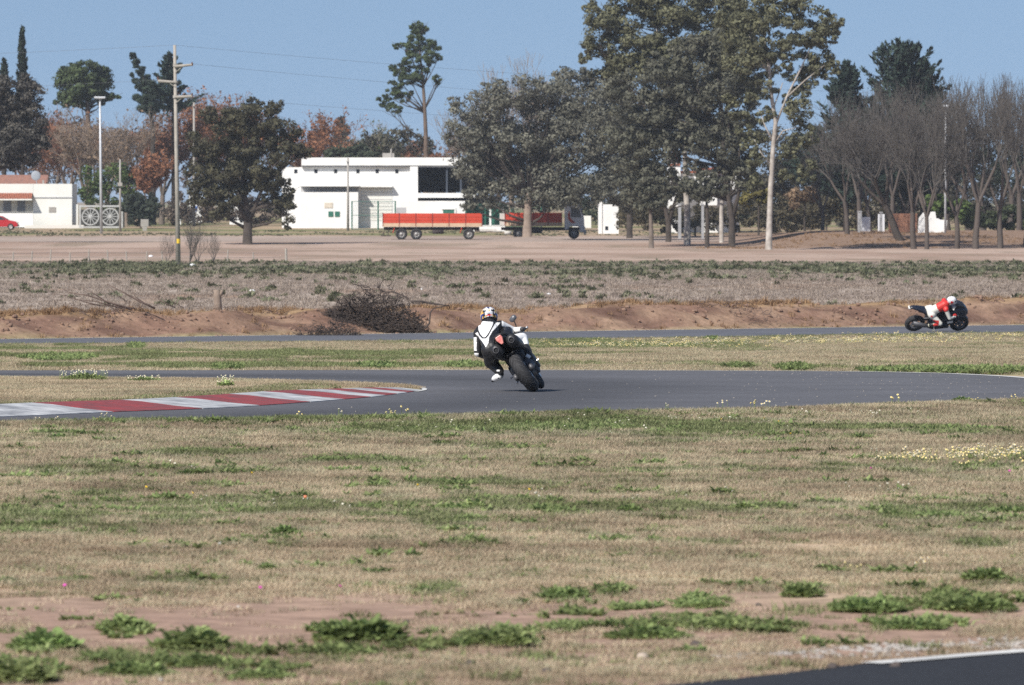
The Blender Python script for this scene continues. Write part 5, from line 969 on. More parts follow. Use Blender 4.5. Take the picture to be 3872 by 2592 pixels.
# right leg over the seat
seg((720, 740, .42), .11, (1000, 662, .80), .088, 0); seg((1000, 662, .80), .084, (1035, 745, .68), .068, 0); seg((1030, 745, .70), .062, (1110, 930, .46), .058, 1)
def paint_near(C, N, idx):
    cx = (1936 + F * C[:, 0] / C[:, 1] - 1700) * 3.647; cy = (HOR + F * (ZC - C[:, 2]) / C[:, 1] - 1100) * 3.647; yy = C[:, 1] - DB; back = (N[:, 1] < .25)
    P = np.stack([cx, cy], 1); inside = lambda poly: in_poly(P[:, 0], P[:, 1], np.array(poly, float))
    tors = back & (yy < .98) & (cx < 720) & (cy < 1000)
    idx[tors] = 1
    idx[tors & inside([(350, 590), (395, 565), (420, 620), (455, 655), (500, 655), (545, 600), (590, 500), (640, 440), (700, 440), (660, 490), (590, 560), (545, 640), (535, 720), (500, 780), (470, 730), (430, 680), (385, 620)])] = 0
    idx[tors & inside([(395, 440), (430, 420), (600, 430), (605, 465), (570, 530), (530, 610), (490, 645), (455, 640), (420, 600), (400, 560)])] = 0
    idx[tors & inside([(600, 455), (625, 455), (590, 520), (545, 610), (500, 662), (455, 662), (410, 620), (388, 570), (400, 545), (425, 600), (460, 640), (490, 640), (525, 600), (570, 520)])] = 1
    arm = (cx > 690) & (cy < 700) & (yy > .8); idx[arm & (cy > 470 + (cx - 690) * .48) & (cx < 930) & (N[:, 2] < .35)] = 1
    idx[(cx > 925) & (cx < 1085) & (cy > 610) & (cy < 765) & (yy > .45)] = 0
    idx[(cx < 372) & (cy > 640) & (cy < 830)] = 0; idx[(cx < 400) & (cy > 860) & (cy < 915) & (yy < .9)] = 0
    return idx
rider = person('rider in white and black leathers hanging off the left of a black motorcycle', pr, [LW, LB, LG], .0085, K(600, 800, .4), paint_near)
HB, HY, HRd, HS = mat('helmet_blue', (.03, .05, .25), rough=.25, spec=.5), mat('helmet_yellow', (.7, .42, .08), rough=.25, spec=.5), mat('helmet_red', (.6, .03, .03), rough=.25, spec=.5), mat('helmet_silver', (.62, .63, .68), rough=.25, spec=.5)
def hp(c):
    x, y, z = c; n = math.sin(x * 60 + 1.3) * math.cos(z * 55 + y * 30)
    if z < -.055 and y < 0: return 4
    if abs(x) < .045 and -.052 < z < -.025 and y < 0: return 2
    if .062 < abs(x) < .082 and z < .06: return 4
    if abs(x) > .075: return (1 if n > .1 else (3 if z < .0 else 1)) if abs(n) > .15 else 0
    if z > .085: return 3 if n > .2 else (4 if n < -.35 else 0)
    return 4 if n > .55 else (1 if n < -.8 else 0)
helmet(rider, K(545, 352, 1.08), (R(-22), R(-6), R(0)), [HS, HY, HRd, HB, LB], hp)
def boot(par, ank, heel, toe, m_, m2, shin=None):
    mb = MB(); a, h, t = Vector(ank), Vector(heel), Vector(toe); o = Vector(par.location)
    if shin is not None: s0 = Vector(shin); mb.tube([s0 - o, s0.lerp(a, .5) - o, a - o], [.066, .070, .054], 14)
    mb.tube([a - o, h - o], [.054, .048], 12); mb.tube([h - o, h.lerp(t, .35) - o, h.lerp(t, .75) - o, t - o], [.05, .052, .048, .03], 12, 1)
    b = mb.build('boot', [m_, m2], par, smooth=True); mb = MB(); mb.tube([h - o + Vector((0, 0, -.035)), t - o + Vector((0, 0, -.025))], [.04, .034], 8, 0, True, .4); mb.build('sole', LB, b, smooth=True)
    return b
boot(rider, K(695, 1120, .46), K(705, 1165, .43), K(598, 1228, .58), LB, LW, K(632, 1060, .58)); boot(rider, K(1110, 945, .46), K(1120, 990, .42), K(1165, 985, .62), LB, LB, K(1028, 745, .70))
mb = MB(); mb.box(K(672, 1105, .40) - Vector(rider.location), (.05, .03, .03)); mb.box(K(1085, 905, .39) - Vector(rider.location), (.075, .02, .05), 0, (0, R(30), 0)); mb.box(K(1035, 780, .62) - Vector(rider.location), (.06, .02, .05), 0, (0, R(30), 0)); mb.build('boot_armour', LW, rider, bevel=.01)
# far bike and rider
DF = 215.0
FX = X_(3452 / S, DF) ; FZ = ZC - float(h_track(DF)) + .032
mf = empty('motorcycle', (FX, DF, FZ)); tag(mf, 'dark faired sports motorcycle heading right on the back straight', 'motorcycle')
mf.rotation_mode = 'QUATERNION'; mf.rotation_quaternion = (Matrix.Rotation(R(-90 + 12), 3, 'Z') @ Matrix.Rotation(R(43), 3, 'Y')).to_quaternion(); mf.scale = (1.05,) * 3
motorcycle(mf, 'sport'); drop(mf, FZ); bpy.context.view_layer.update(); MF = mf.matrix_world
pr = []
W = lambda x, y, z: MF @ Vector((x, y, z))
def sg2(a, ra, b, rb, mi): pr.append((W(*a), ra, W(*b), rb, mi))
sg2((.02, .38, .93), .145, (.22, .40, .90), .145, 0); sg2((.13, .41, .96), .155, (.14, .56, 1.09), .15, 0); sg2((.14, .60, 1.12), .155, (.14, .75, 1.24), .155, 3); sg2((.14, .75, 1.24), .08, (.15, .86, 1.34), .06, 3)
sg2((-.04, .77, 1.24), .085, (.32, .77, 1.20), .09, 3); sg2((.32, .77, 1.20), .078, (.46, .90, .96), .058, 0); sg2((.46, .90, .96), .056, (.36, 1.06, .92), .042, 0); sg2((-.04, .77, 1.24), .078, (-.30, .93, 1.0), .056, 0); sg2((-.30, .93, 1.0), .054, (-.33, 1.05, .94), .042, 0)
gd3 = MF.to_3x3().normalized(); hand(pr, W(.335, 1.05, .94), W(.30, 1.122, .93), gd3 @ Vector((1, 0, 0)), gd3 @ Vector((0, 1, 0)), 3); hand(pr, W(-.335, 1.05, .94), W(-.30, 1.122, .93), gd3 @ Vector((-1, 0, 0)), gd3 @ Vector((0, 1, 0)), 3)
sg2((.22, .38, .88), .115, (.42, .66, .70), .075, 0); sg2((.42, .66, .70), .070, (.27, .38, .48), .056, 4); sg2((-.06, .32, .88), .11, (-.24, .70, .74), .07, 0); sg2((-.24, .70, .74), .066, (-.2, .44, .46), .052, 1)
def paint_far(C, N, idx):
    L = (C - np.array(MF.translation)) @ np.array(MF.to_3x3().inverted()).T
    idx[(L[:, 1] > .44) & (L[:, 1] < .60) & (L[:, 0] > .36) & (L[:, 2] < .82)] = 3
    idx[(np.hypot(L[:, 1] - .36, L[:, 2] - .93) < .035) & (L[:, 0] > .2)] = 3; idx[(np.hypot(L[:, 1] - .40, L[:, 2] - .78) < .035) & (L[:, 0] > .2)] = 3
    return idx
rf = person('crouched rider in red and white leathers on the dark sports motorcycle', pr, [mat('leather_offwhite', (.68, .66, .60), rough=.5, bump=(40, .1)), LB, LG, LR, LY], .0095, W(.13, .3, .9), paint_far)
def hp2(c):
    x, y, z = c
    if z < -.085: return 4
    if y < .03 and -.06 < z < .03 and abs(x) > .06 and y > -.07: return 2
    return 3 if (abs(math.sin(y * 40 + z * 25)) < .10) else 0
helmet(rf, W(.14, .95, 1.42), (MF.to_3x3().normalized() @ Euler((R(-10), R(-14), 0)).to_matrix()).to_euler(), [mat('helmet_white', (.78, .78, .80), rough=.25, spec=.5), HY, HRd, HB, LB], hp2)
boot(rf, W(.27, .38, .48), W(.22, .30, .42), W(.28, .52, .36), LB, LB, W(.33, .5, .57)); boot(rf, W(-.2, .44, .46), W(-.18, .36, .42), W(-.22, .56, .36), LB, LB, W(-.22, .55, .6))
# ------------------------------------------------------------------ ground cover
def blade_mesh(name, seed, n, h, rad, wid, m, bend=.5, leafy=False):
    rng = np.random.default_rng(seed); V = []; Q = []; T = []
    for i in range(n):
        a = rng.random() * 6.283; r = rad * math.sqrt(rng.random()); b = np.array([math.cos(a) * r, math.sin(a) * r, -.004]); L = h * (.5 + .7 * rng.random()); t = rng.random() * 6.283; dr = np.array([math.cos(t), math.sin(t), 0]); sd = np.array([-dr[1], dr[0], 0]) * wid * (.6 + .7 * rng.random())
        bd = bend * (.4 + rng.random()); o = len(V)
        for f, wf in ((0, .6 if leafy else 1), (.5, 1.5 if leafy else .8), (1, .15)):
            p = b + np.array([0, 0, L * f * (1 - .35 * bd * f)]) + dr * L * bd * f * f; V += [p - sd * wf, p + sd * wf]
        Q += [(o, o + 1, o + 3, o + 2), (o + 2, o + 3, o + 5, o + 4)]; T += [.7 + .5 * rng.random()] * 6
    return np_mesh(name, V, Q, [m], tint=np.array(T))
def flower_mesh(name, seed, n, h, rad, m_stem, m_pet, m_mid, r):
    rng = random.Random(seed); mb = MB()
    for i in range(n):
        x, y = rng.uniform(-rad, rad), rng.uniform(-rad, rad); z = h * rng.uniform(.6, 1.2); e = (x + rng.uniform(-.02, .02), y + rng.uniform(-.02, .02), z); mb.tube([(x, y, 0), e], .0025, 3, 0, False)
        nrm = Vector((rng.uniform(-.5, .5), -.7, .8)).normalized(); q = nrm.to_track_quat('Z', 'Y').to_matrix(); mb.ell(e, (r, r, r * .35), 7, 3, 1, q)
        if m_mid is not m_pet: mb.ell(Vector(e) + q @ Vector((0, 0, r * .3)), (r * .45, r * .45, r * .3), 6, 3, 2, q)
    return mb.mesh(name, [m_stem, m_pet, m_mid])
def grass_mat(name, c, c2, trans=.3):
    m = mat(name, c, rough=.8, spec=.15, noise=None, tint=('tint', 'GEOMETRY'), trans=trans); N = m.node_tree.nodes; L = m.node_tree.links
    oi = N.new('ShaderNodeObjectInfo'); cr = N.new('ShaderNodeValToRGB'); cr.color_ramp.elements[0].color = (*c, 1); cr.color_ramp.elements[1].color = (*c2, 1); L.new(oi.outputs['Random'], cr.inputs['Fac'])
    mx = [n for n in N if n.bl_idname == 'ShaderNodeMix'][0]; 
    ge = N.new('ShaderNodeNewGeometry'); nz = N.new('ShaderNodeTexNoise'); nz.inputs['Scale'].default_value = .55; nz.inputs['Detail'].default_value = 5; nz.inputs['Roughness'].default_value = .7; L.new(ge.outputs['Position'], nz.inputs['Vector'])
    r2 = N.new('ShaderNodeValToRGB'); r2.color_ramp.elements[0].position = .34; r2.color_ramp.elements[1].position = .66; r2.color_ramp.elements[0].color = (.60, .56, .54, 1); r2.color_ramp.elements[1].color = (1.12, 1.12, 1.10, 1); L.new(nz.outputs['Fac'], r2.inputs['Fac'])
    m2 = N.new('ShaderNodeMix'); m2.data_type = 'RGBA'; m2.blend_type = 'MULTIPLY'; m2.inputs[0].default_value = 1.0; L.new(cr.outputs['Color'], m2.inputs[6]); L.new(r2.outputs['Color'], m2.inputs[7]); L.new(m2.outputs[2], mx.inputs[6]); return m
STRAW = grass_mat('grass_straw', (.665, .56, .405), (.49, .40, .285)); STRAWG = grass_mat('grass_straw_green', (.48, .45, .32), (.40, .385, .25)); GGRASS = grass_mat('grass_green', (.20, .25, .105), (.30, .32, .165)); BROAD = grass_mat('weed_leaf', (.24, .33, .125), (.36, .43, .19), .42); STUB = grass_mat('grass_grey_stubble', (.47, .40, .34), (.34, .285, .24)); FGREEN = grass_mat('field_weed', (.185, .205, .125), (.26, .265, .175)); OCHRE = grass_mat('grass_ochre', (.46, .31, .18), (.32, .205, .12))
PETW = mat('petal_white', (.60, .57, .46), rough=.7); PETY = mat('petal_yellow', (.75, .50, .05), rough=.7); PETP = mat('petal_pink', (.55, .08, .35), rough=.7); STEMM = mat('flower_stem', (.14, .19, .06), rough=.8); PETC = mat('petal_cream', (.78, .68, .36), rough=.7)
protos = {}
def proto(key, *meshes):
    c = bpy.data.collections.new('kit_' + key)
    for i, me in enumerate(meshes): c.objects.link(bpy.data.objects.new('%s_%02d' % (key, i), me))
    protos[key] = c
proto('straw', *[blade_mesh('straw_tuft', i, 30, .034, .06, .0015, STRAW, 1.1) for i in range(4)])
proto('strawg', *[blade_mesh('mixed_tuft', 10 + i, 28, .038, .06, .0017, STRAWG, 1.0) for i in range(4)])
proto('green', *[blade_mesh('green_tuft', 20 + i, 24, .045, .06, .0028, GGRASS, 1.0) for i in range(4)])
proto('weed', *[blade_mesh('leafy_weed', 30 + i, 16, .06, .03, .007, BROAD, 1.1, True) for i in range(4)])
proto('stub', *[blade_mesh('stubble_tuft', 40 + i, 14, .12, .16, .008, STUB, .7) for i in range(3)])
proto('fweed', *[blade_mesh('field_weed', 50 + i, 22, .20, .14, .022, FGREEN, .8, True) for i in range(3)])
proto('ochre', *[blade_mesh('ochre_tuft', 60 + i, 18, .22, .12, .008, OCHRE, .7) for i in range(3)])
proto('clover', flower_mesh('clover_heads', 1, 3, .07, .06, STEMM, PETW, PETW, .012), flower_mesh('clover_heads', 2, 2, .09, .06, STEMM, PETW, PETW, .013))
proto('daisy', flower_mesh('daisies', 3, 4, .14, .07, STEMM, PETW, PETY, .016), flower_mesh('daisies', 4, 4, .12, .07, STEMM, PETC, PETY, .016))
proto('dandelion', flower_mesh('dandelions', 5, 1, .07, .01, STEMM, PETY, PETY, .017)); proto('pink', flower_mesh('pink_flowers', 6, 1, .08, .01, STEMM, PETP, PETP, .018))
def scatter(name, key, X, Y, Z, scl, label):
    n = len(X); me = bpy.data.meshes.new(name); me.vertices.add(n); me.vertices.foreach_set('co', np.stack([X, Y, Z], 1).astype(np.float32).ravel())
    for an, ty, val in (('rot', 'FLOAT', RNG.random(n) * 6.283), ('scl', 'FLOAT', scl), ('pick', 'INT', RNG.integers(0, 4, n))):
        a = me.attributes.new(an, ty, 'POINT'); a.data.foreach_set('value', np.asarray(val, np.int32 if ty == 'INT' else np.float32))
    o = link(name, me); tag(o, label, kind='stuff')
    ng = bpy.data.node_groups.new(name, 'GeometryNodeTree'); ng.interface.new_socket('Geometry', in_out='INPUT', socket_type='NodeSocketGeometry'); ng.interface.new_socket('Geometry', in_out='OUTPUT', socket_type='NodeSocketGeometry')
    N, L = ng.nodes, ng.links; gi = N.new('NodeGroupInput'); go = N.new('NodeGroupOutput'); ip = N.new('GeometryNodeInstanceOnPoints'); ci = N.new('GeometryNodeCollectionInfo'); ci.inputs[0].default_value = protos[key]; ci.inputs['Separate Children'].default_value = True; ci.inputs['Reset Children'].default_value = True
    def attr(nm, ty): a = N.new('GeometryNodeInputNamedAttribute'); a.data_type = ty; a.inputs['Name'].default_value = nm; return a.outputs['Attribute']
    cx = N.new('ShaderNodeCombineXYZ'); L.new(attr('rot', 'FLOAT'), cx.inputs[2]); L.new(gi.outputs[0], ip.inputs['Points']); L.new(ci.outputs[0], ip.inputs['Instance']); ip.inputs['Pick Instance'].default_value = True
    L.new(attr('pick', 'INT'), ip.inputs['Instance Index']); L.new(cx.outputs[0], ip.inputs['Rotation']); L.new(attr('scl', 'FLOAT'), ip.inputs['Scale']); L.new(ip.outputs[0], go.inputs[0])
    md = o.modifiers.new('scatter', 'NODES'); md.node_group = ng; return o
OUTP = resample(OUTER, 160); INNP = resample(INNER, 160); PITP = np.concatenate([PITE, PB[::-1]])
def field_pts(n, y0, y1, margin=1.12, pw=1.0):
    """points spread evenly over the wedge of ground the picture takes in"""
    u = RNG.random(n); Y = np.sqrt(y0 ** 2 + u * (y1 ** 2 - y0 ** 2)) if pw == 1 else y0 + (y1 - y0) * u ** pw
    X = (RNG.random(n) * 2 - 1) * (.0775 * Y * margin + 2.4); return X, Y
def vxy(X, Y): return (1936 + F * X / Y) / S, (HOR + F * (ZC - ground_z(X, Y, False)) / Y) / S
def blob(v, u, spots):
    """green patches where the photograph has them: (x, y, half width, half height)"""
    k = np.zeros(len(v))
    for a, b, c, d_ in spots: k = np.maximum(k, np.exp(-(((v - a) / c) ** 2 + ((u - b) / d_) ** 2)))
    return k
GREENSPOTS = [(1000, 985, 260, 14), (1350, 975, 300, 18), (1620, 985, 180, 20), (700, 962, 300, 8), (350, 965, 260, 8), (130, 1002, 50, 8), (1000, 1015, 50, 8), (1120, 1018, 40, 8), (1250, 945, 300, 8), (2100, 990, 200, 10), (230, 1145, 60, 12), (300, 1175, 280, 22), (60, 1190, 120, 18), (120, 1215, 160, 16), (640, 1165, 260, 22), (900, 1170, 200, 22), (1090, 1160, 80, 22), (1040, 1195, 80, 16), (1250, 1165, 200, 16), (1430, 1165, 90, 18), (1560, 1165, 150, 14), (1700, 1165, 80, 14), (2150, 1170, 200, 22), (2290, 1180, 80, 22), (1900, 1160, 160, 10), (650, 1218, 70, 12), (450, 1090, 60, 8), (330, 1085, 260, 8), (1760, 1218, 60, 8), (460, 1040, 120, 8), (980, 1350, 50, 10), (610, 1300, 50, 12), (80, 1335, 80, 10), (380, 1325, 70, 10), (1080, 1110, 200, 8), (2000, 1075, 320, 6), (800, 1060, 160, 7), (1500, 1075, 200, 7), (2250, 1245, 70, 8), (1620, 1250, 60, 8)]
WEEDSPOTS = [(100, 1478, 95, 22), (50, 1545, 110, 30), (300, 1525, 180, 22), (430, 1480, 100, 24), (560, 1500, 80, 14), (600, 1550, 90, 14), (820, 1450, 110, 24), (800, 1495, 170, 12), (1150, 1462, 110, 20), (960, 1490, 120, 10), (1300, 1445, 70, 12), (1285, 1365, 70, 14), (1400, 1355, 40, 10), (1470, 1440, 130, 16), (1620, 1430, 120, 18), (1600, 1380, 80, 12), (1750, 1445, 120, 14), (1840, 1352, 60, 16), (1890, 1300, 40, 8), (1990, 1395, 110, 20), (2200, 1385, 160, 24), (2255, 1320, 80, 18), (2100, 1430, 140, 16), (1320, 1400, 60, 10), (285, 1440, 70, 18), (2060, 1340, 60, 10), (1450, 1385, 60, 10)]
def lawn_ok(X, Y): return ~in_poly(X, Y, OUTP) & ~in_poly(X, Y, PITP)
# near lawn
def make_lawn():
    X, Y = field_pts(450000, 28.5, 92); k = lawn_ok(X, Y); X, Y = X[k], Y[k]; v, u = vxy(X, Y)
    n1 = fbm(X * 1.1 + 3, Y * .6); n2 = fbm(X * 3.1 + 8, Y * 1.6 + 4); n3 = fbm(X * .5 + 20, Y * .25)
    soil = np.maximum(np.exp(-((u - 1425) / 72) ** 2) * (.92 + 2.8 * (n1 - .5)), 0); soil = np.maximum(soil, .55 * np.exp(-((u - 1500) / 30) ** 2) * (v < 1500)); soil = np.maximum(soil, .5 * sm(.55, .72, n3) * sm(1180, 1260, u))
    soil = np.maximum(soil, .85 * np.exp(-(((v - 1990) / 330) ** 2 + ((u - (1492 - (v - 1990) * .06)) / 16) ** 2)))
    bare = RNG.random(len(X)) < np.clip(soil * 1.5 - .12 + .8 * (n2 - .5), 0, .98)
    cv = blob(v, u, [(1000, 985, 240, 13), (1350, 974, 330, 16), (1640, 985, 170, 17), (2000, 985, 260, 9), (700, 960, 300, 6), (350, 964, 260, 6)]) * (.35 + 1.1 * n2) > .5
    n4 = vnoise(X * 3.2 + 5, Y * 1.5 + 2); n5 = vnoise(X * 1.3 + 31, Y * .55 + 12); g = blob(v, u, GREENSPOTS) ** .6 * (.25 + .75 * sm(.25, .7, n4)) * (.45 + .75 * sm(.2, .7, n5))
    gen = sm(.50, .68, .6 * n1 + .4 * n2) * .5 + .9 * (n4 > .80) * (n5 > .45)
    r = RNG.random(len(X)); far = (1 + (Y - 30) / 70)
    green = (cv & (r < .85)) | ((g > .52) & (r < .6)) | (r < gen * .10); mixd = ~green & (RNG.random(len(X)) < .12 + .25 * gen + .35 * (g > .25)); weed = (g > .5) & (RNG.random(len(X)) < .10)
    dry = ~green & ~mixd & ~bare
    Z = ground_z(X, Y); sc = (.65 + .7 * RNG.random(len(X))) * far
    scatter('dry_grass', 'straw', X[dry], Y[dry], Z[dry], sc[dry] * .9, 'short dry straw-coloured grass over the near verge')
    m = mixd & ~bare; scatter('mixed_grass', 'strawg', X[m], Y[m], Z[m], sc[m], 'half-dry greenish grass among the straw'); m = green & ~bare
    scatter('green_grass', 'green', X[m], Y[m], Z[m], sc[m] * .95, 'low green grass and clover patches on the near verge'); m = weed
    scatter('leafy_weeds', 'weed', X[m], Y[m], Z[m], sc[m] * .42, 'small broad-leaved weeds among the green patches')
    # loose clumps of weeds all over the verge
    cx, cy = field_pts(12500, 29, 90); k = lawn_ok(cx, cy); cx, cy = cx[k], cy[k]; v, u = vxy(cx, cy); bl = np.maximum(blob(v, u, GREENSPOTS) ** .5, .38 * blob(v, u, WEEDSPOTS)); k = RNG.random(len(cx)) < .07 + .75 * bl + .16 * sm(.5, .7, fbm(cx * .6, cy * .3)); cx, cy, bl = cx[k], cy[k], bl[k]
    m_ = RNG.poisson(4 + 10 * bl + 6 * RNG.random(len(cx))); i = np.repeat(np.arange(len(cx)), m_); sg_ = (.03 + .11 * RNG.random(len(cx)) ** 1.5)[i]; X = cx[i] + RNG.normal(size=len(i)) * sg_ * 1.5; Y = cy[i] + RNG.normal(size=len(i)) * sg_ * 1.8; k = lawn_ok(X, Y); X, Y, i = X[k], Y[k], i[k]; Z = ground_z(X, Y)
    csz = (.5 + 1.0 * RNG.random(len(cx)) ** 1.8)[i] * (1 + (Y - 30) / 130); ty = (RNG.random(len(cx)) < .5)[i]; a = ty; scatter('clumped_weeds', 'weed', X[a], Y[a], Z[a], csz[a] * (.5 + .5 * RNG.random(a.sum())), 'countless small broad-leaved weeds clumped over the near verge'); a = ~ty; scatter('clumped_grass', 'green', X[a], Y[a], Z[a], csz[a] * (.6 + .7 * RNG.random(a.sum())), 'small tufts of green grass clumped over the near verge')
    # low weeds of the bare strip
    X, Y = field_pts(100000, 28.8, 38.5); k = lawn_ok(X, Y); X, Y = X[k], Y[k]; v, u = vxy(X, Y); w_ = blob(v, u, WEEDSPOTS) * (.35 + 1.3 * fbm(X * 4, Y * 3)); k = (w_ > .5) & (RNG.random(len(X)) < .16); X, Y = X[k], Y[k]
    scatter('verge_weeds', 'weed', X, Y, ground_z(X, Y), .45 + .8 * RNG.random(len(X)), 'broad-leaved green weeds scattered over the bare soil strip')
    # clover heads and daisies
    X, Y = field_pts(60000, 40, 90); k = lawn_ok(X, Y); X, Y = X[k], Y[k]; v, u = vxy(X, Y)
    cl = blob(v, u, [(1350, 972, 420, 16), (1000, 985, 220, 12), (600, 955, 500, 7), (300, 1085, 260, 7), (560, 1088, 120, 6), (1000, 1155, 200, 8), (1350, 1150, 240, 8), (700, 1165, 300, 8), (1800, 955, 400, 8), (2000, 1130, 300, 6)]); k = RNG.random(len(X)) < cl * .03
    scatter('clover_flowers', 'clover', X[k], Y[k], ground_z(X[k], Y[k]), 0.55 + .4 * RNG.random(k.sum()), 'tiny white clover heads dotted over the near verge')
    edge = np.hypot(X - HC[0], Y - HC[1]) - HR; k = (edge < 1.2) & (edge > .1) & (RNG.random(len(X)) < .02)
    scatter('edge_flowers', 'daisy', X[k], Y[k], ground_z(X[k], Y[k]), .45 + .55 * RNG.random(k.sum()), 'pale wild flowers standing along the near edge of the track')
    X, Y = field_pts(60000, 50, 62, 1.3); v, u = vxy(X, Y); pa = np.maximum(blob(v, u, [(2120, 1058, 90, 10), (2230, 1055, 90, 12), (2330, 1052, 110, 14)]), 0); k = RNG.random(len(X)) < pa * .13
    scatter('daisy_patch', 'daisy', X[k], Y[k], ground_z(X[k], Y[k]), .5 + .35 * RNG.random(k.sum()), 'dense patch of yellow and white daisies at the right of the near verge')
    X, Y = field_pts(8000, 31, 40); v, u = vxy(X, Y); pa = blob(v, u, [(1945, 1310, 40, 12), (2110, 1315, 20, 10)]); k = RNG.random(len(X)) < pa * .12
    scatter('daisies', 'daisy', X[k], Y[k], ground_z(X[k], Y[k]), .5 + .3 * RNG.random(k.sum()), 'small clump of white daisies in the bare soil strip')
make_lawn()
def make_infield():
    X, Y = field_pts(180000, 112, 214, 1.2); t = Y - (far_edge(X) - 13); k = ~in_poly(X, Y, OUTP) & (t < -.25) & (Y > 116); X, Y, t = X[k], Y[k], t[k]; v, u = vxy(X, Y)
    n1 = fbm(X * .35 + 5, Y * .12); n2 = fbm(X * 1.2, Y * .5)
    band = blob(v, u, [(250, 815, 350, 14), (700, 815, 400, 12), (1000, 812, 350, 9), (600, 840, 700, 6), (1400, 790, 300, 12), (100, 800, 200, 10), (1300, 780, 250, 8)]) * (.4 + 1.0 * n2)
    gr = (band * (.3 + 1.0 * sm(.3, .7, vnoise(X * .9, Y * .3))) > .42) | (RNG.random(len(X)) < sm(.55, .75, n1) * .4); mx = ~gr & (RNG.random(len(X)) < .28)
    Z = ground_z(X, Y); sc = 1.5 + 1.3 * RNG.random(len(X)); m = ~gr & ~mx
    scatter('infield_dry_grass', 'straw', X[m], Y[m], Z[m], sc[m], 'dry mown grass between the hairpin and the back straight'); scatter('infield_mixed_grass', 'strawg', X[mx], Y[mx], Z[mx], sc[mx], 'half-dry grass between the two stretches of track'); scatter('infield_green_grass', 'green', X[gr], Y[gr], Z[gr], sc[gr], 'green bands in the grass between the two stretches of track')
    w_ = (blob(v, u, [(310, 795, 16, 6), (520, 845, 30, 5), (860, 840, 40, 5), (1060, 840, 40, 5), (1630, 775, 12, 5), (1260, 772, 20, 5), (1060, 772, 40, 4), (130, 822, 80, 6), (1820, 845, 40, 6), (2180, 852, 200, 6), (1690, 842, 30, 4)]) > .3) & (RNG.random(len(X)) < .5)
    scatter('infield_weeds', 'weed', X[w_], Y[w_], Z[w_], 1.6 + 1.3 * RNG.random(w_.sum()), 'small leafy weeds along the infield edges')
    fl = blob(v, u, [(1350, 795, 120, 4), (1500, 793, 200, 5), (1700, 787, 250, 5), (1950, 782, 250, 6), (2200, 775, 200, 6)]) ; k = RNG.random(len(X)) < fl * .09
    scatter('infield_flowers', 'daisy', X[k], Y[k], Z[k], 0.6 + .5 * RNG.random(k.sum()), 'pale yellow flower band before the back straight')
    edge = (t > -1.2) & (RNG.random(len(X)) < .35); scatter('straight_edge_grass', 'green', X[edge], Y[edge], Z[edge], 1.4 + 1.6 * RNG.random(edge.sum()), 'ragged green grass along the near edge of the back straight')
    # island
    n = 60000; X = RNG.uniform(-12, -1, n); Y = RNG.uniform(77, 111, n); k = in_poly(X, Y, INNP); X, Y = X[k], Y[k]; c = INNP; dist = np.min(np.hypot(X[:, None] - c[None, :, 0], Y[:, None] - c[None, :, 1]), axis=1)
    back = (Y > 98.5); k = (dist > 1.28) | (back & (dist > .12)); X, Y, dist, back = X[k], Y[k], dist[k], back[k]
    Z = ZC - h_track(Y) + np.where(back, .05, np.interp(dist, [0, 1.2, 1.6, 6], [.0, .07, .085, .065])); n2 = fbm(X * 1.1 + 9, Y * .6); g = (RNG.random(len(X)) < .12 + .6 * sm(.5, .7, n2)) & (RNG.random(len(X)) < .6); sc = 1.1 + .8 * RNG.random(len(X))
    scatter('island_dry_grass', 'straw', X[~g], Y[~g], Z[~g], sc[~g], 'dry grass on the island inside the hairpin'); scatter('island_green_grass', 'strawg', X[g], Y[g], Z[g], sc[g], 'greener grass on the island inside the hairpin')
    e = (dist < 2.3) & ~back & (RNG.random(len(X)) < .3); scatter('kerb_edge_grass', 'green', X[e], Y[e], Z[e], sc[e], 'green grass growing along the back of the kerb')
make_infield()
# flowering weeds on the island
def weed_plant(label, vx, vy, wv, hv, seed, name='weed_plant', flowers=0, z=None, m=BROAD, leaf=.5, group='large weeds', d=None):
    p = on_ground(vx, vy) if d is None else Vector((X_(vx, d), d, island_z(0, d))); k = px(p.y); w_, h_ = wv * k, hv * k; rng = np.random.default_rng(seed); V, Q, T = [], [], []
    n = int(np.clip(150 * w_ / max(h_, .04), 160, 700)); L0 = max(h_ * .62, w_ * .12)
    for i in range(n):
        a = rng.random() * 6.283; r = math.sqrt(rng.random()); bx, by = math.cos(a) * r * w_ * .42, math.sin(a) * r * w_ * .42; f_ = 1 - .75 * r * r; L = L0 * (.55 + .6 * rng.random()) * (.45 + .55 * f_); t = a + rng.normal() * .9; el = .35 + 1.0 * f_ * rng.random() + .15; dr = np.array([math.cos(t) * math.cos(el), math.sin(t) * math.cos(el), math.sin(el)]); sd = np.array([-math.sin(t), math.cos(t), rng.normal() * .25]) * L * .17 * (.8 + .6 * rng.random()); o = len(V); b0 = np.array([bx, by, rng.random() * h_ * .45 * f_])
        for f, wf in ((0, .25), (.35, .95), (.75, 1.0), (1.0, .35)):
            q = b0 + dr * L * f - np.array([0, 0, .38 * L * f * f]) + np.array([0, 0, .05 * L * math.sin(6 * f + i)]); q[2] = max(q[2], .004); V += [q - sd * wf, q + sd * wf + np.array([0, 0, .02 * L])]
        Q += [(o, o + 1, o + 3, o + 2), (o + 2, o + 3, o + 5, o + 4), (o + 4, o + 5, o + 7, o + 6)]; T += [(.45 + .9 * rng.random()) if rng.random() > .06 else 1.9] * 8
    root = empty(name, (p.x, p.y, p.z if z is None else z)); tag(root, label, 'plant', group); link('leaves', np_mesh('leaves', V, Q, [m], tint=np.array(T), smooth=True), root)
    if flowers:
        for j in range(flowers):
            fm = flower_mesh('flower_heads', seed + j, 1, h_ * .95, w_ * .45, STEMM, PETW, PETC, 0.009 if p.y < 60 else .011); link('flower', fm, root)
    return root
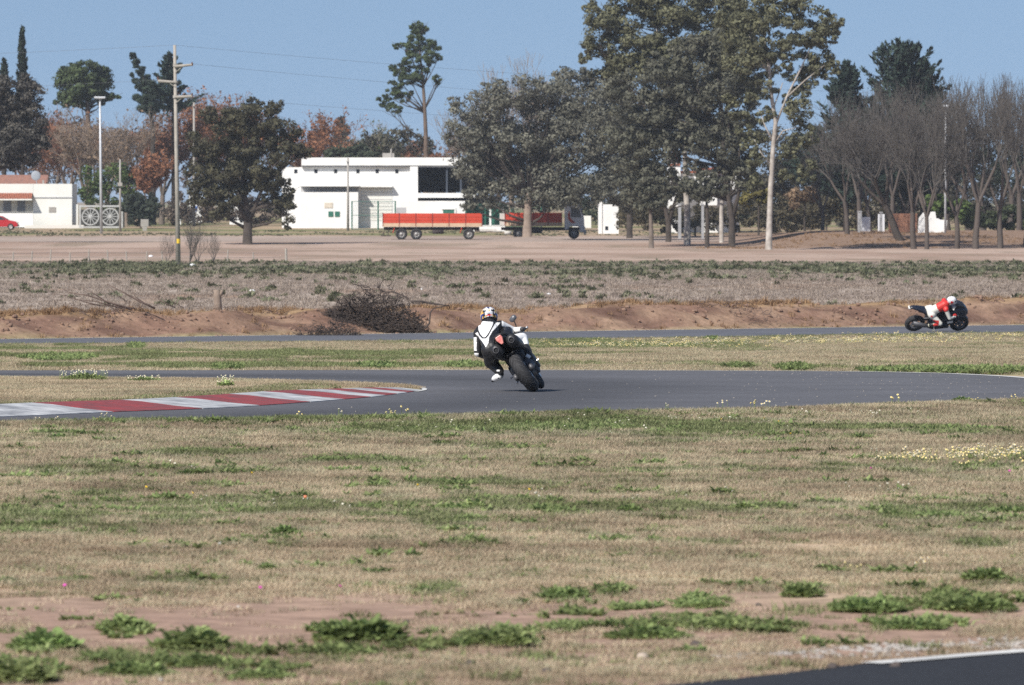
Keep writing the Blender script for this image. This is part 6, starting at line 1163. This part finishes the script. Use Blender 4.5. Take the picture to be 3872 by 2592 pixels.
LW_ = [('leafy weed clump near the lower left corner, left of the two biggest weeds', 105, 1490, 190, 68), ('dark flat weed on bare soil above the biggest left weed', 285, 1445, 135, 50), ('biggest upright leafy weed at lower left on bare soil', 435, 1490, 190, 88), ('low leafy weed spreading below the biggest left weed', 470, 1530, 220, 44), ('leafy weed filling the lower left corner', 40, 1562, 190, 72), ('weed row along the bottom edge at lower left', 300, 1548, 230, 50), ('wide bushy weed left of the picture middle, on bare soil', 825, 1472, 250, 88), ('low weed strip under the wide bushy weed', 760, 1502, 230, 34), ('bushy weed at the bottom middle beside bare soil', 1130, 1478, 230, 60), ('small weed between bare soil patches at bottom middle', 1290, 1372, 120, 38), ('small round weed right of the bare soil at bottom middle', 1400, 1362, 80, 26), ('long low weed row right of the bottom middle', 1480, 1462, 240, 40), ('weed patch above the pale gravel strip', 1640, 1440, 190, 44), ('flat weed on the bare soil right of the middle', 1605, 1392, 150, 30), ('upright weed left of the white daisies at lower right', 1835, 1368, 110, 46), ('weed below the white daisies at lower right', 1985, 1400, 190, 50), ('spiky rosette weed near the right edge', 2255, 1330, 120, 50), ('weed thicket at the right edge above the asphalt corner', 2230, 1400, 220, 54), ('low weed above the white-lined asphalt corner', 2080, 1440, 200, 34), ('small weed above the daisies at lower right', 1890, 1306, 70, 20), ('flat weed at the bottom edge left of the middle', 600, 1555, 180, 30), ('solitary tuft weed in the dry grass, left part', 612, 1308, 60, 26), ('solitary tuft weed in the dry grass, picture middle', 970, 1356, 60, 20), ('grey-green weed in the green strip right of the middle', 1440, 1178, 70, 36), ('upright weed in the green strip at the middle', 1085, 1170, 70, 40), ('weed tuft in the green strip, right part', 1700, 1172, 90, 32), ('broad weed clump in the green strip at left', 650, 1228, 100, 34), ('weed rosette near the track edge at far left', 130, 1008, 70, 20), ('two-leaved weed in the dry grass near the track', 1010, 1024, 56, 18), ('spiky weed at the track edge by the right white line', 2200, 922, 60, 22)]
for i, (lb, vx, vy, wv, hv) in enumerate(LW_): weed_plant(lb, vx, vy, wv, hv, 100 + i)
weed_plant('white-flowering weed bush at the far edge of the island, left', 192, 872, 125, 22, 201, flowers=60, d=105.5, group='flowering weeds'); weed_plant('white-flowering weed bush standing alone on the island', 516, 895, 46, 28, 202, flowers=30, d=97, group='flowering weeds'); weed_plant('low flowering weeds on the island, right of the flowering bush', 330, 873, 90, 12, 203, flowers=30, d=104.5, group='flowering weeds')
# field beyond the bank
def make_field():
    X, Y = field_pts(66000, 200, 402, 1.2); t = (Y - far_edge(X)) * .789; k = t > 5; X, Y = X[k], Y[k]; v, u = vxy(X, Y); Z = ground_z(X, Y); n1 = fbm(X * .25 + 2, Y * .08); n2 = fbm(X * .9 + 7, Y * .35)
    far_g = np.exp(-((Y - 360) / 32) ** 2) * sm(.35, .65, n1) * 1.1; cl = (n2 > .70) & (RNG.random(len(X)) < .8 * sm(.3, .7, vnoise(X * .15, Y * .05)))
    g = (RNG.random(len(X)) < far_g * .5) | (cl & (Y > 225)); s = ~g & (RNG.random(len(X)) < .75)
    scatter('field_stubble', 'stub', X[s], Y[s], Z[s], .7 + .6 * RNG.random(s.sum()), 'grey dead stubble covering the field'); scatter('field_weeds', 'fweed', X[g], Y[g], Z[g], .35 + 1.2 * RNG.random(g.sum()) ** 2, 'grey-green weeds in the field, dense along its far edge')
    X = RNG.uniform(-28, 30, 20000); t = RNG.uniform(.4, 8, 20000); Y = far_edge(X) + t / .789; n2 = fbm(X * .6, t * .5); k = (RNG.random(len(X)) < (.10 + .65 * sm(2.2, 4, t)) * sm(.42, .6, n2)); X, Y = X[k], Y[k]
    scatter('bank_dry_grass', 'ochre', X, Y, ground_z(X, Y), .45 + .7 * RNG.random(len(X)), 'ochre dry grass along the top of the earth bank')
    proto('clod', *[(lambda b: b.mesh('clod', mat('earth_clod', (.27, .175, .125), rough=1, noise=(9, .4, (.17, .11, .085)))))(MB().ell((0, 0, 0), (.05, .045, .035), 6, 4)) for _ in range(2)])
    X = RNG.uniform(-22, 24, 9000); t = RNG.uniform(.3, 4.2, 9000); Y = far_edge(X) + t / .789; k = RNG.random(9000) < .10 + .45 * sm(.4, .65, fbm(X * 1.2 + 3, t * 1.4)); X, Y = X[k], Y[k]; scatter('bank_clods', 'clod', X, Y, ground_z(X, Y), .25 + 1.7 * RNG.random(len(X)) ** 3, 'loose clods of earth over the face of the bank')
    X = RNG.uniform(-60, 60, 5000); Y = RNG.uniform(622, 660, 5000); k = fbm(X * .12, Y * .1) > .5; X, Y = X[k], Y[k]; scatter('yard_grass', 'fweed', X, Y, ground_z(X, Y), .4 + .5 * RNG.random(len(X)), 'low grass along the roadside before the houses')
    X = RNG.uniform(14, 50, 2600); Y = RNG.uniform(508, 545, 2600); k = fbm(X * .3, Y * .1) > .5; X, Y = X[k], Y[k]; scatter('tree_bank_grass', 'ochre', X, Y, ground_z(X, Y), .5 + .5 * RNG.random(len(X)), 'brown dry grass on the bank under the bare trees')
make_field()
# brush pile, dead branches, stump
def brush(label, name, vx, d, wv, hv, n, seed, m, rad=.02, flat=1.0, asym=0):
    rng = random.Random(seed); k = px(d); W_, H_ = wv * k, hv * k; x = X_(vx, d); root = thing(name, label, 'branches', x, d); mb = MB(); zb = root.location.z
    for i in range(n):
        a = rng.uniform(0, 6.283); r = rng.random() ** .6; p = Vector((math.cos(a) * r * W_ / 2, math.sin(a) * r * W_ * .28 * flat, 0)); hh = H_ * max(.08, 1 - r ** 2.4) * (.8 + .35 * math.sin(a * 3 + seed)); p.z = rng.uniform(0, hh * .9) + gz(x + p.x, d + p.y) - zb
        d_ = Vector((rng.uniform(-1, 1), rng.uniform(-.6, .6), rng.uniform(-.35, .75))).normalized(); L = rng.uniform(.25, .95) * W_ * .17; pts = [p]
        for s_ in range(4): d_ = (d_ + Vector((rng.uniform(-.8, .8), rng.uniform(-.6, .6), rng.uniform(-.8, .7)))).normalized(); pts.append(pts[-1] + d_ * L / 4)
        r0 = rad * rng.uniform(.25, 1.2); mb.tube(pts, [r0, r0 * .85, r0 * .7, r0 * .5, r0 * .25], 4)
    mb.build('branch_heap', m, root); return root
TWD = mat('dead_twig_dark', (.10, .078, .068), rough=.95, noise=(3, .5, (.045, .037, .034))); TWB = mat('dead_branch_brown', (.17, .12, .10), rough=.95, noise=(4, .4, (.09, .065, .055)))
bp_ = brush('big tangled heap of dark cut branches behind the back straight', 'brush_pile', 865, 211.6, 235, 104, 2600, 3, TWD, .016, .35)
brush('low left tail of the branch heap lying against the bank', 'brush_pile', 755, 207.6, 160, 50, 520, 4, TWD, .013, .3)
def limb(root, pts, r0, m, d, name='branch'):
    P = [at(a, b, d) - Vector(root.location) for a, b in pts]; n = len(P); MB().tube(P, [r0 * (1 - .7 * i / (n - 1)) for i in range(n)], 6).build(name, m, root, smooth=True)
for pts, r0 in (([(940, 690), (965, 690), (985, 694), (1005, 697), (1028, 700)], .05), ([(972, 752), (982, 740), (984, 715), (992, 706), (1020, 700)], .04), ([(880, 668), (900, 668), (930, 680), (945, 695), (970, 694)], .03), ([(800, 700), (790, 680), (775, 668)], .02), ([(900, 690), (920, 672), (935, 690), (940, 720)], .03)): limb(bp_, pts, r0, TWD, 211.2)
db = thing('fallen_branches', 'fallen dead branches lying on the crest of the bank at left', 'branches', X_(260, 208), 208)
for pts, r0 in (([(355, 706), (320, 690), (280, 668), (245, 650)], .05), ([(300, 708), (250, 692), (200, 676), (150, 668)], .05), ([(280, 706), (220, 690), (160, 684)], .035), ([(340, 700), (310, 680), (300, 662)], .03), ([(250, 695), (215, 672), (190, 660)], .03), ([(230, 700), (190, 690), (150, 676), (120, 672)], .03), ([(400, 704), (370, 690), (345, 668)], .025), ([(310, 706), (260, 700), (205, 697), (160, 700)], .03), ([(420, 705), (395, 690), (380, 672)], .018), ([(128, 700), (122, 680), (130, 664)], .015), ([(290, 690), (262, 672), (250, 655)], .02)): limb(db, pts, r0 * .8, TWB, 207.5)
brush('thin dead twigs tangled under the fallen branches at left', 'twig_litter', 240, 207.5, 230, 16, 160, 6, TWB, .012)
brush('small scatter of dead twigs on the bank left of the branch heap', 'twig_litter', 560, 212, 220, 20, 110, 7, TWB, .012); brush('dead twigs on the bank left of the far motorcycle', 'twig_litter', 1680, 222, 260, 26, 120, 8, TWB, .012)
st = thing('tree_stump', 'short broken tree stump standing on the field edge', 'stump', X_(497, 222), 222); mb = MB(); k = px(222); mb.tube([(0, 0, -.1), (.02, 0, .25), (.0, 0, .5), (-.03, 0, .72)], [.17, .13, .12, .10], 12); mb.build('stem', BK_T, st, smooth=True); mb = MB(); mb.tube([(.05, 0, .45), (.17, 0, .7)], [.07, .05], 8); mb.tube([(-.06, 0, .1), (-.09, -.12, .12)], [.05, .04], 8); mb.build('snag', BK_T, st, smooth=True)
# litter and stones
def rock(label, vx, vy, r, m, seed, name='stone', flat=.7):
    p = on_ground(vx, vy); rng = random.Random(seed); mb = MB(); mb.ell((0, 0, 0), (r, r * .8, r * flat), 12, 8); mb.v = [(a * (1 + rng.uniform(-.12, .12)), b, c * (1 + rng.uniform(-.15, .15))) for a, b, c in mb.v]; o = mb.build(name, m, None, loc=p + Vector((0, 0, r * flat * .4)), smooth=True); tag(o, label, 'stone' if name == 'stone' else 'litter'); return o
STN = mat('pale_stone', (.42, .35, .29), rough=.9, noise=(12, .2)); STG = mat('grey_stone', (.44, .43, .42), rough=.9, noise=(12, .2)); STD = mat('dark_clod', (.09, .075, .07), rough=.95, noise=(14, .3)); LIT = mat('litter_white', (.75, .76, .78), rough=.6)
rock('pale tan stone in the dry grass at left', 378, 1258, .026, STN, 1); rock('light grey stone in the dry grass, left of the middle', 505, 1250, .026, STG, 2); rock('tan stone near the bottom edge, right of the middle', 1470, 1510, .032, STN, 3); rock('white pebble beside the biggest left weed', 545, 1394, .012, STG, 4); rock('small white pebble at the bottom edge, left', 366, 1560, .014, STG, 5)
rock('dark clod on bare soil right of the wide bushy weed', 930, 1430, .022, STD, 6); rock('dark clod near the bottom edge, middle', 1075, 1525, .026, STD, 7); rock('dark clod in the dry grass near the asphalt corner', 1250, 1542, .026, STD, 8); rock('dark clod in the grass by the asphalt corner', 1905, 1535, .03, STD, 9); rock('dark clod at the edge of the asphalt corner', 2050, 1532, .03, STD, 10); rock('dark clod left of the pale gravel strip', 1592, 1480, .03, STD, 11); rock('dark clod on bare soil at right', 1735, 1388, .018, STD, 14)
for i, (vx, vy, r, lb) in enumerate([(440, 610, .2, 'white scrap of litter in the green strip right of the power pole'), (577, 667, .12, 'white scrap of litter in the field below the olive tree'), (345, 588, .16, 'white scrap of litter behind the wire fence'), (965, 664, .09, 'white scrap of litter in the field above the branch heap'), (1255, 675, .10, 'white scrap of litter in the field, picture middle')]): rock(lb, vx, vy, r, LIT, 20 + i, 'litter', .5)
p = on_ground(699, 1150); cw = empty('crumpled_wrapper', p); tag(cw, 'crumpled orange and white wrapper in the grass', 'litter'); mb = MB(); mb.ell((0, 0, .03), (.03, .022, .035), 8, 6); mb.v = [(a * random.uniform(.75, 1.25), b, c * random.uniform(.85, 1.1)) for a, b, c in mb.v]; mb.build('paper', LIT, cw); mb = MB(); mb.ell((-.004, -.006, .052), (.022, .02, .022), 8, 5); mb.v = [(a * random.uniform(.8, 1.25), b, c) for a, b, c in mb.v]; mb.build('orange_print', mat('litter_orange', (.62, .22, .12), rough=.6), cw); cw.scale = (.75,) * 3
P = [on_ground(vx, vy) for vx, vy in ((1208, 1135), (1812, 1004), (580, 1098), (330, 1130), (1780, 975), (1750, 968), (1650, 970), (960, 1125), (440, 1145))]
scatter('yellow_flowers', 'dandelion', np.array([p.x for p in P]), np.array([p.y for p in P]), np.array([p.z for p in P]), np.full(len(P), .7), 'single yellow flowers dotted in the grass')
P = [on_ground(vx, vy) for vx, vy in ((595, 1365), (774, 1363), (1990, 1085), (2310, 1092), (150, 1360))]
scatter('pink_flowers', 'pink', np.array([p.x for p in P]), np.array([p.y for p in P]), np.array([p.z for p in P]), np.full(len(P), .7), 'single pink flowers dotted in the grass')
# pale gravel by the pit lane
def gravel():
    X, Y = field_pts(300000, 29.5, 34); v, u = vxy(X, Y); k = RNG.random(len(X)) < .22 * np.exp(-((u - (1492 - (v - 1990) * .05)) / 9) ** 2) * sm(1560, 1750, v) * (fbm(X * 3, Y * 3) > .42); X, Y = X[k], Y[k]; P = np.stack([X, Y, ground_z(X, Y)], 1)
    proto('gravel', *[(lambda mb: mb.mesh('gravel', mat('gravel_pale', (.40, .37, .345), rough=.95, noise=(30, .3))))(MB().ell((0, 0, 0), (.014, .011, .008), 6, 4)) for _ in range(2)])
    scatter('gravel', 'gravel', P[:, 0], P[:, 1], P[:, 2] + .003, .35 + 1.0 * RNG.random(len(P)) ** 2, 'pale loose gravel beside the asphalt corner')
    n = 900; X, Y = field_pts(n * 6, 80, 118); k = in_poly(X, Y, OUTP) & ~in_poly(X, Y, INNP) & (RNG.random(len(X)) < sm(1, 9, X) * .3 + .02); X, Y = X[k], Y[k]
    proto('grit', MB().ell((0, 0, 0), (.014, .011, .008), 6, 4).mesh('grit', mat('grit_tan', (.33, .30, .27), rough=.95))); scatter('track_grit', 'grit', X, Y, ZC - h_track(Y) + .034, .35 + .55 * RNG.random(len(X)), 'loose pale grit on the outside of the hairpin')
gravel()
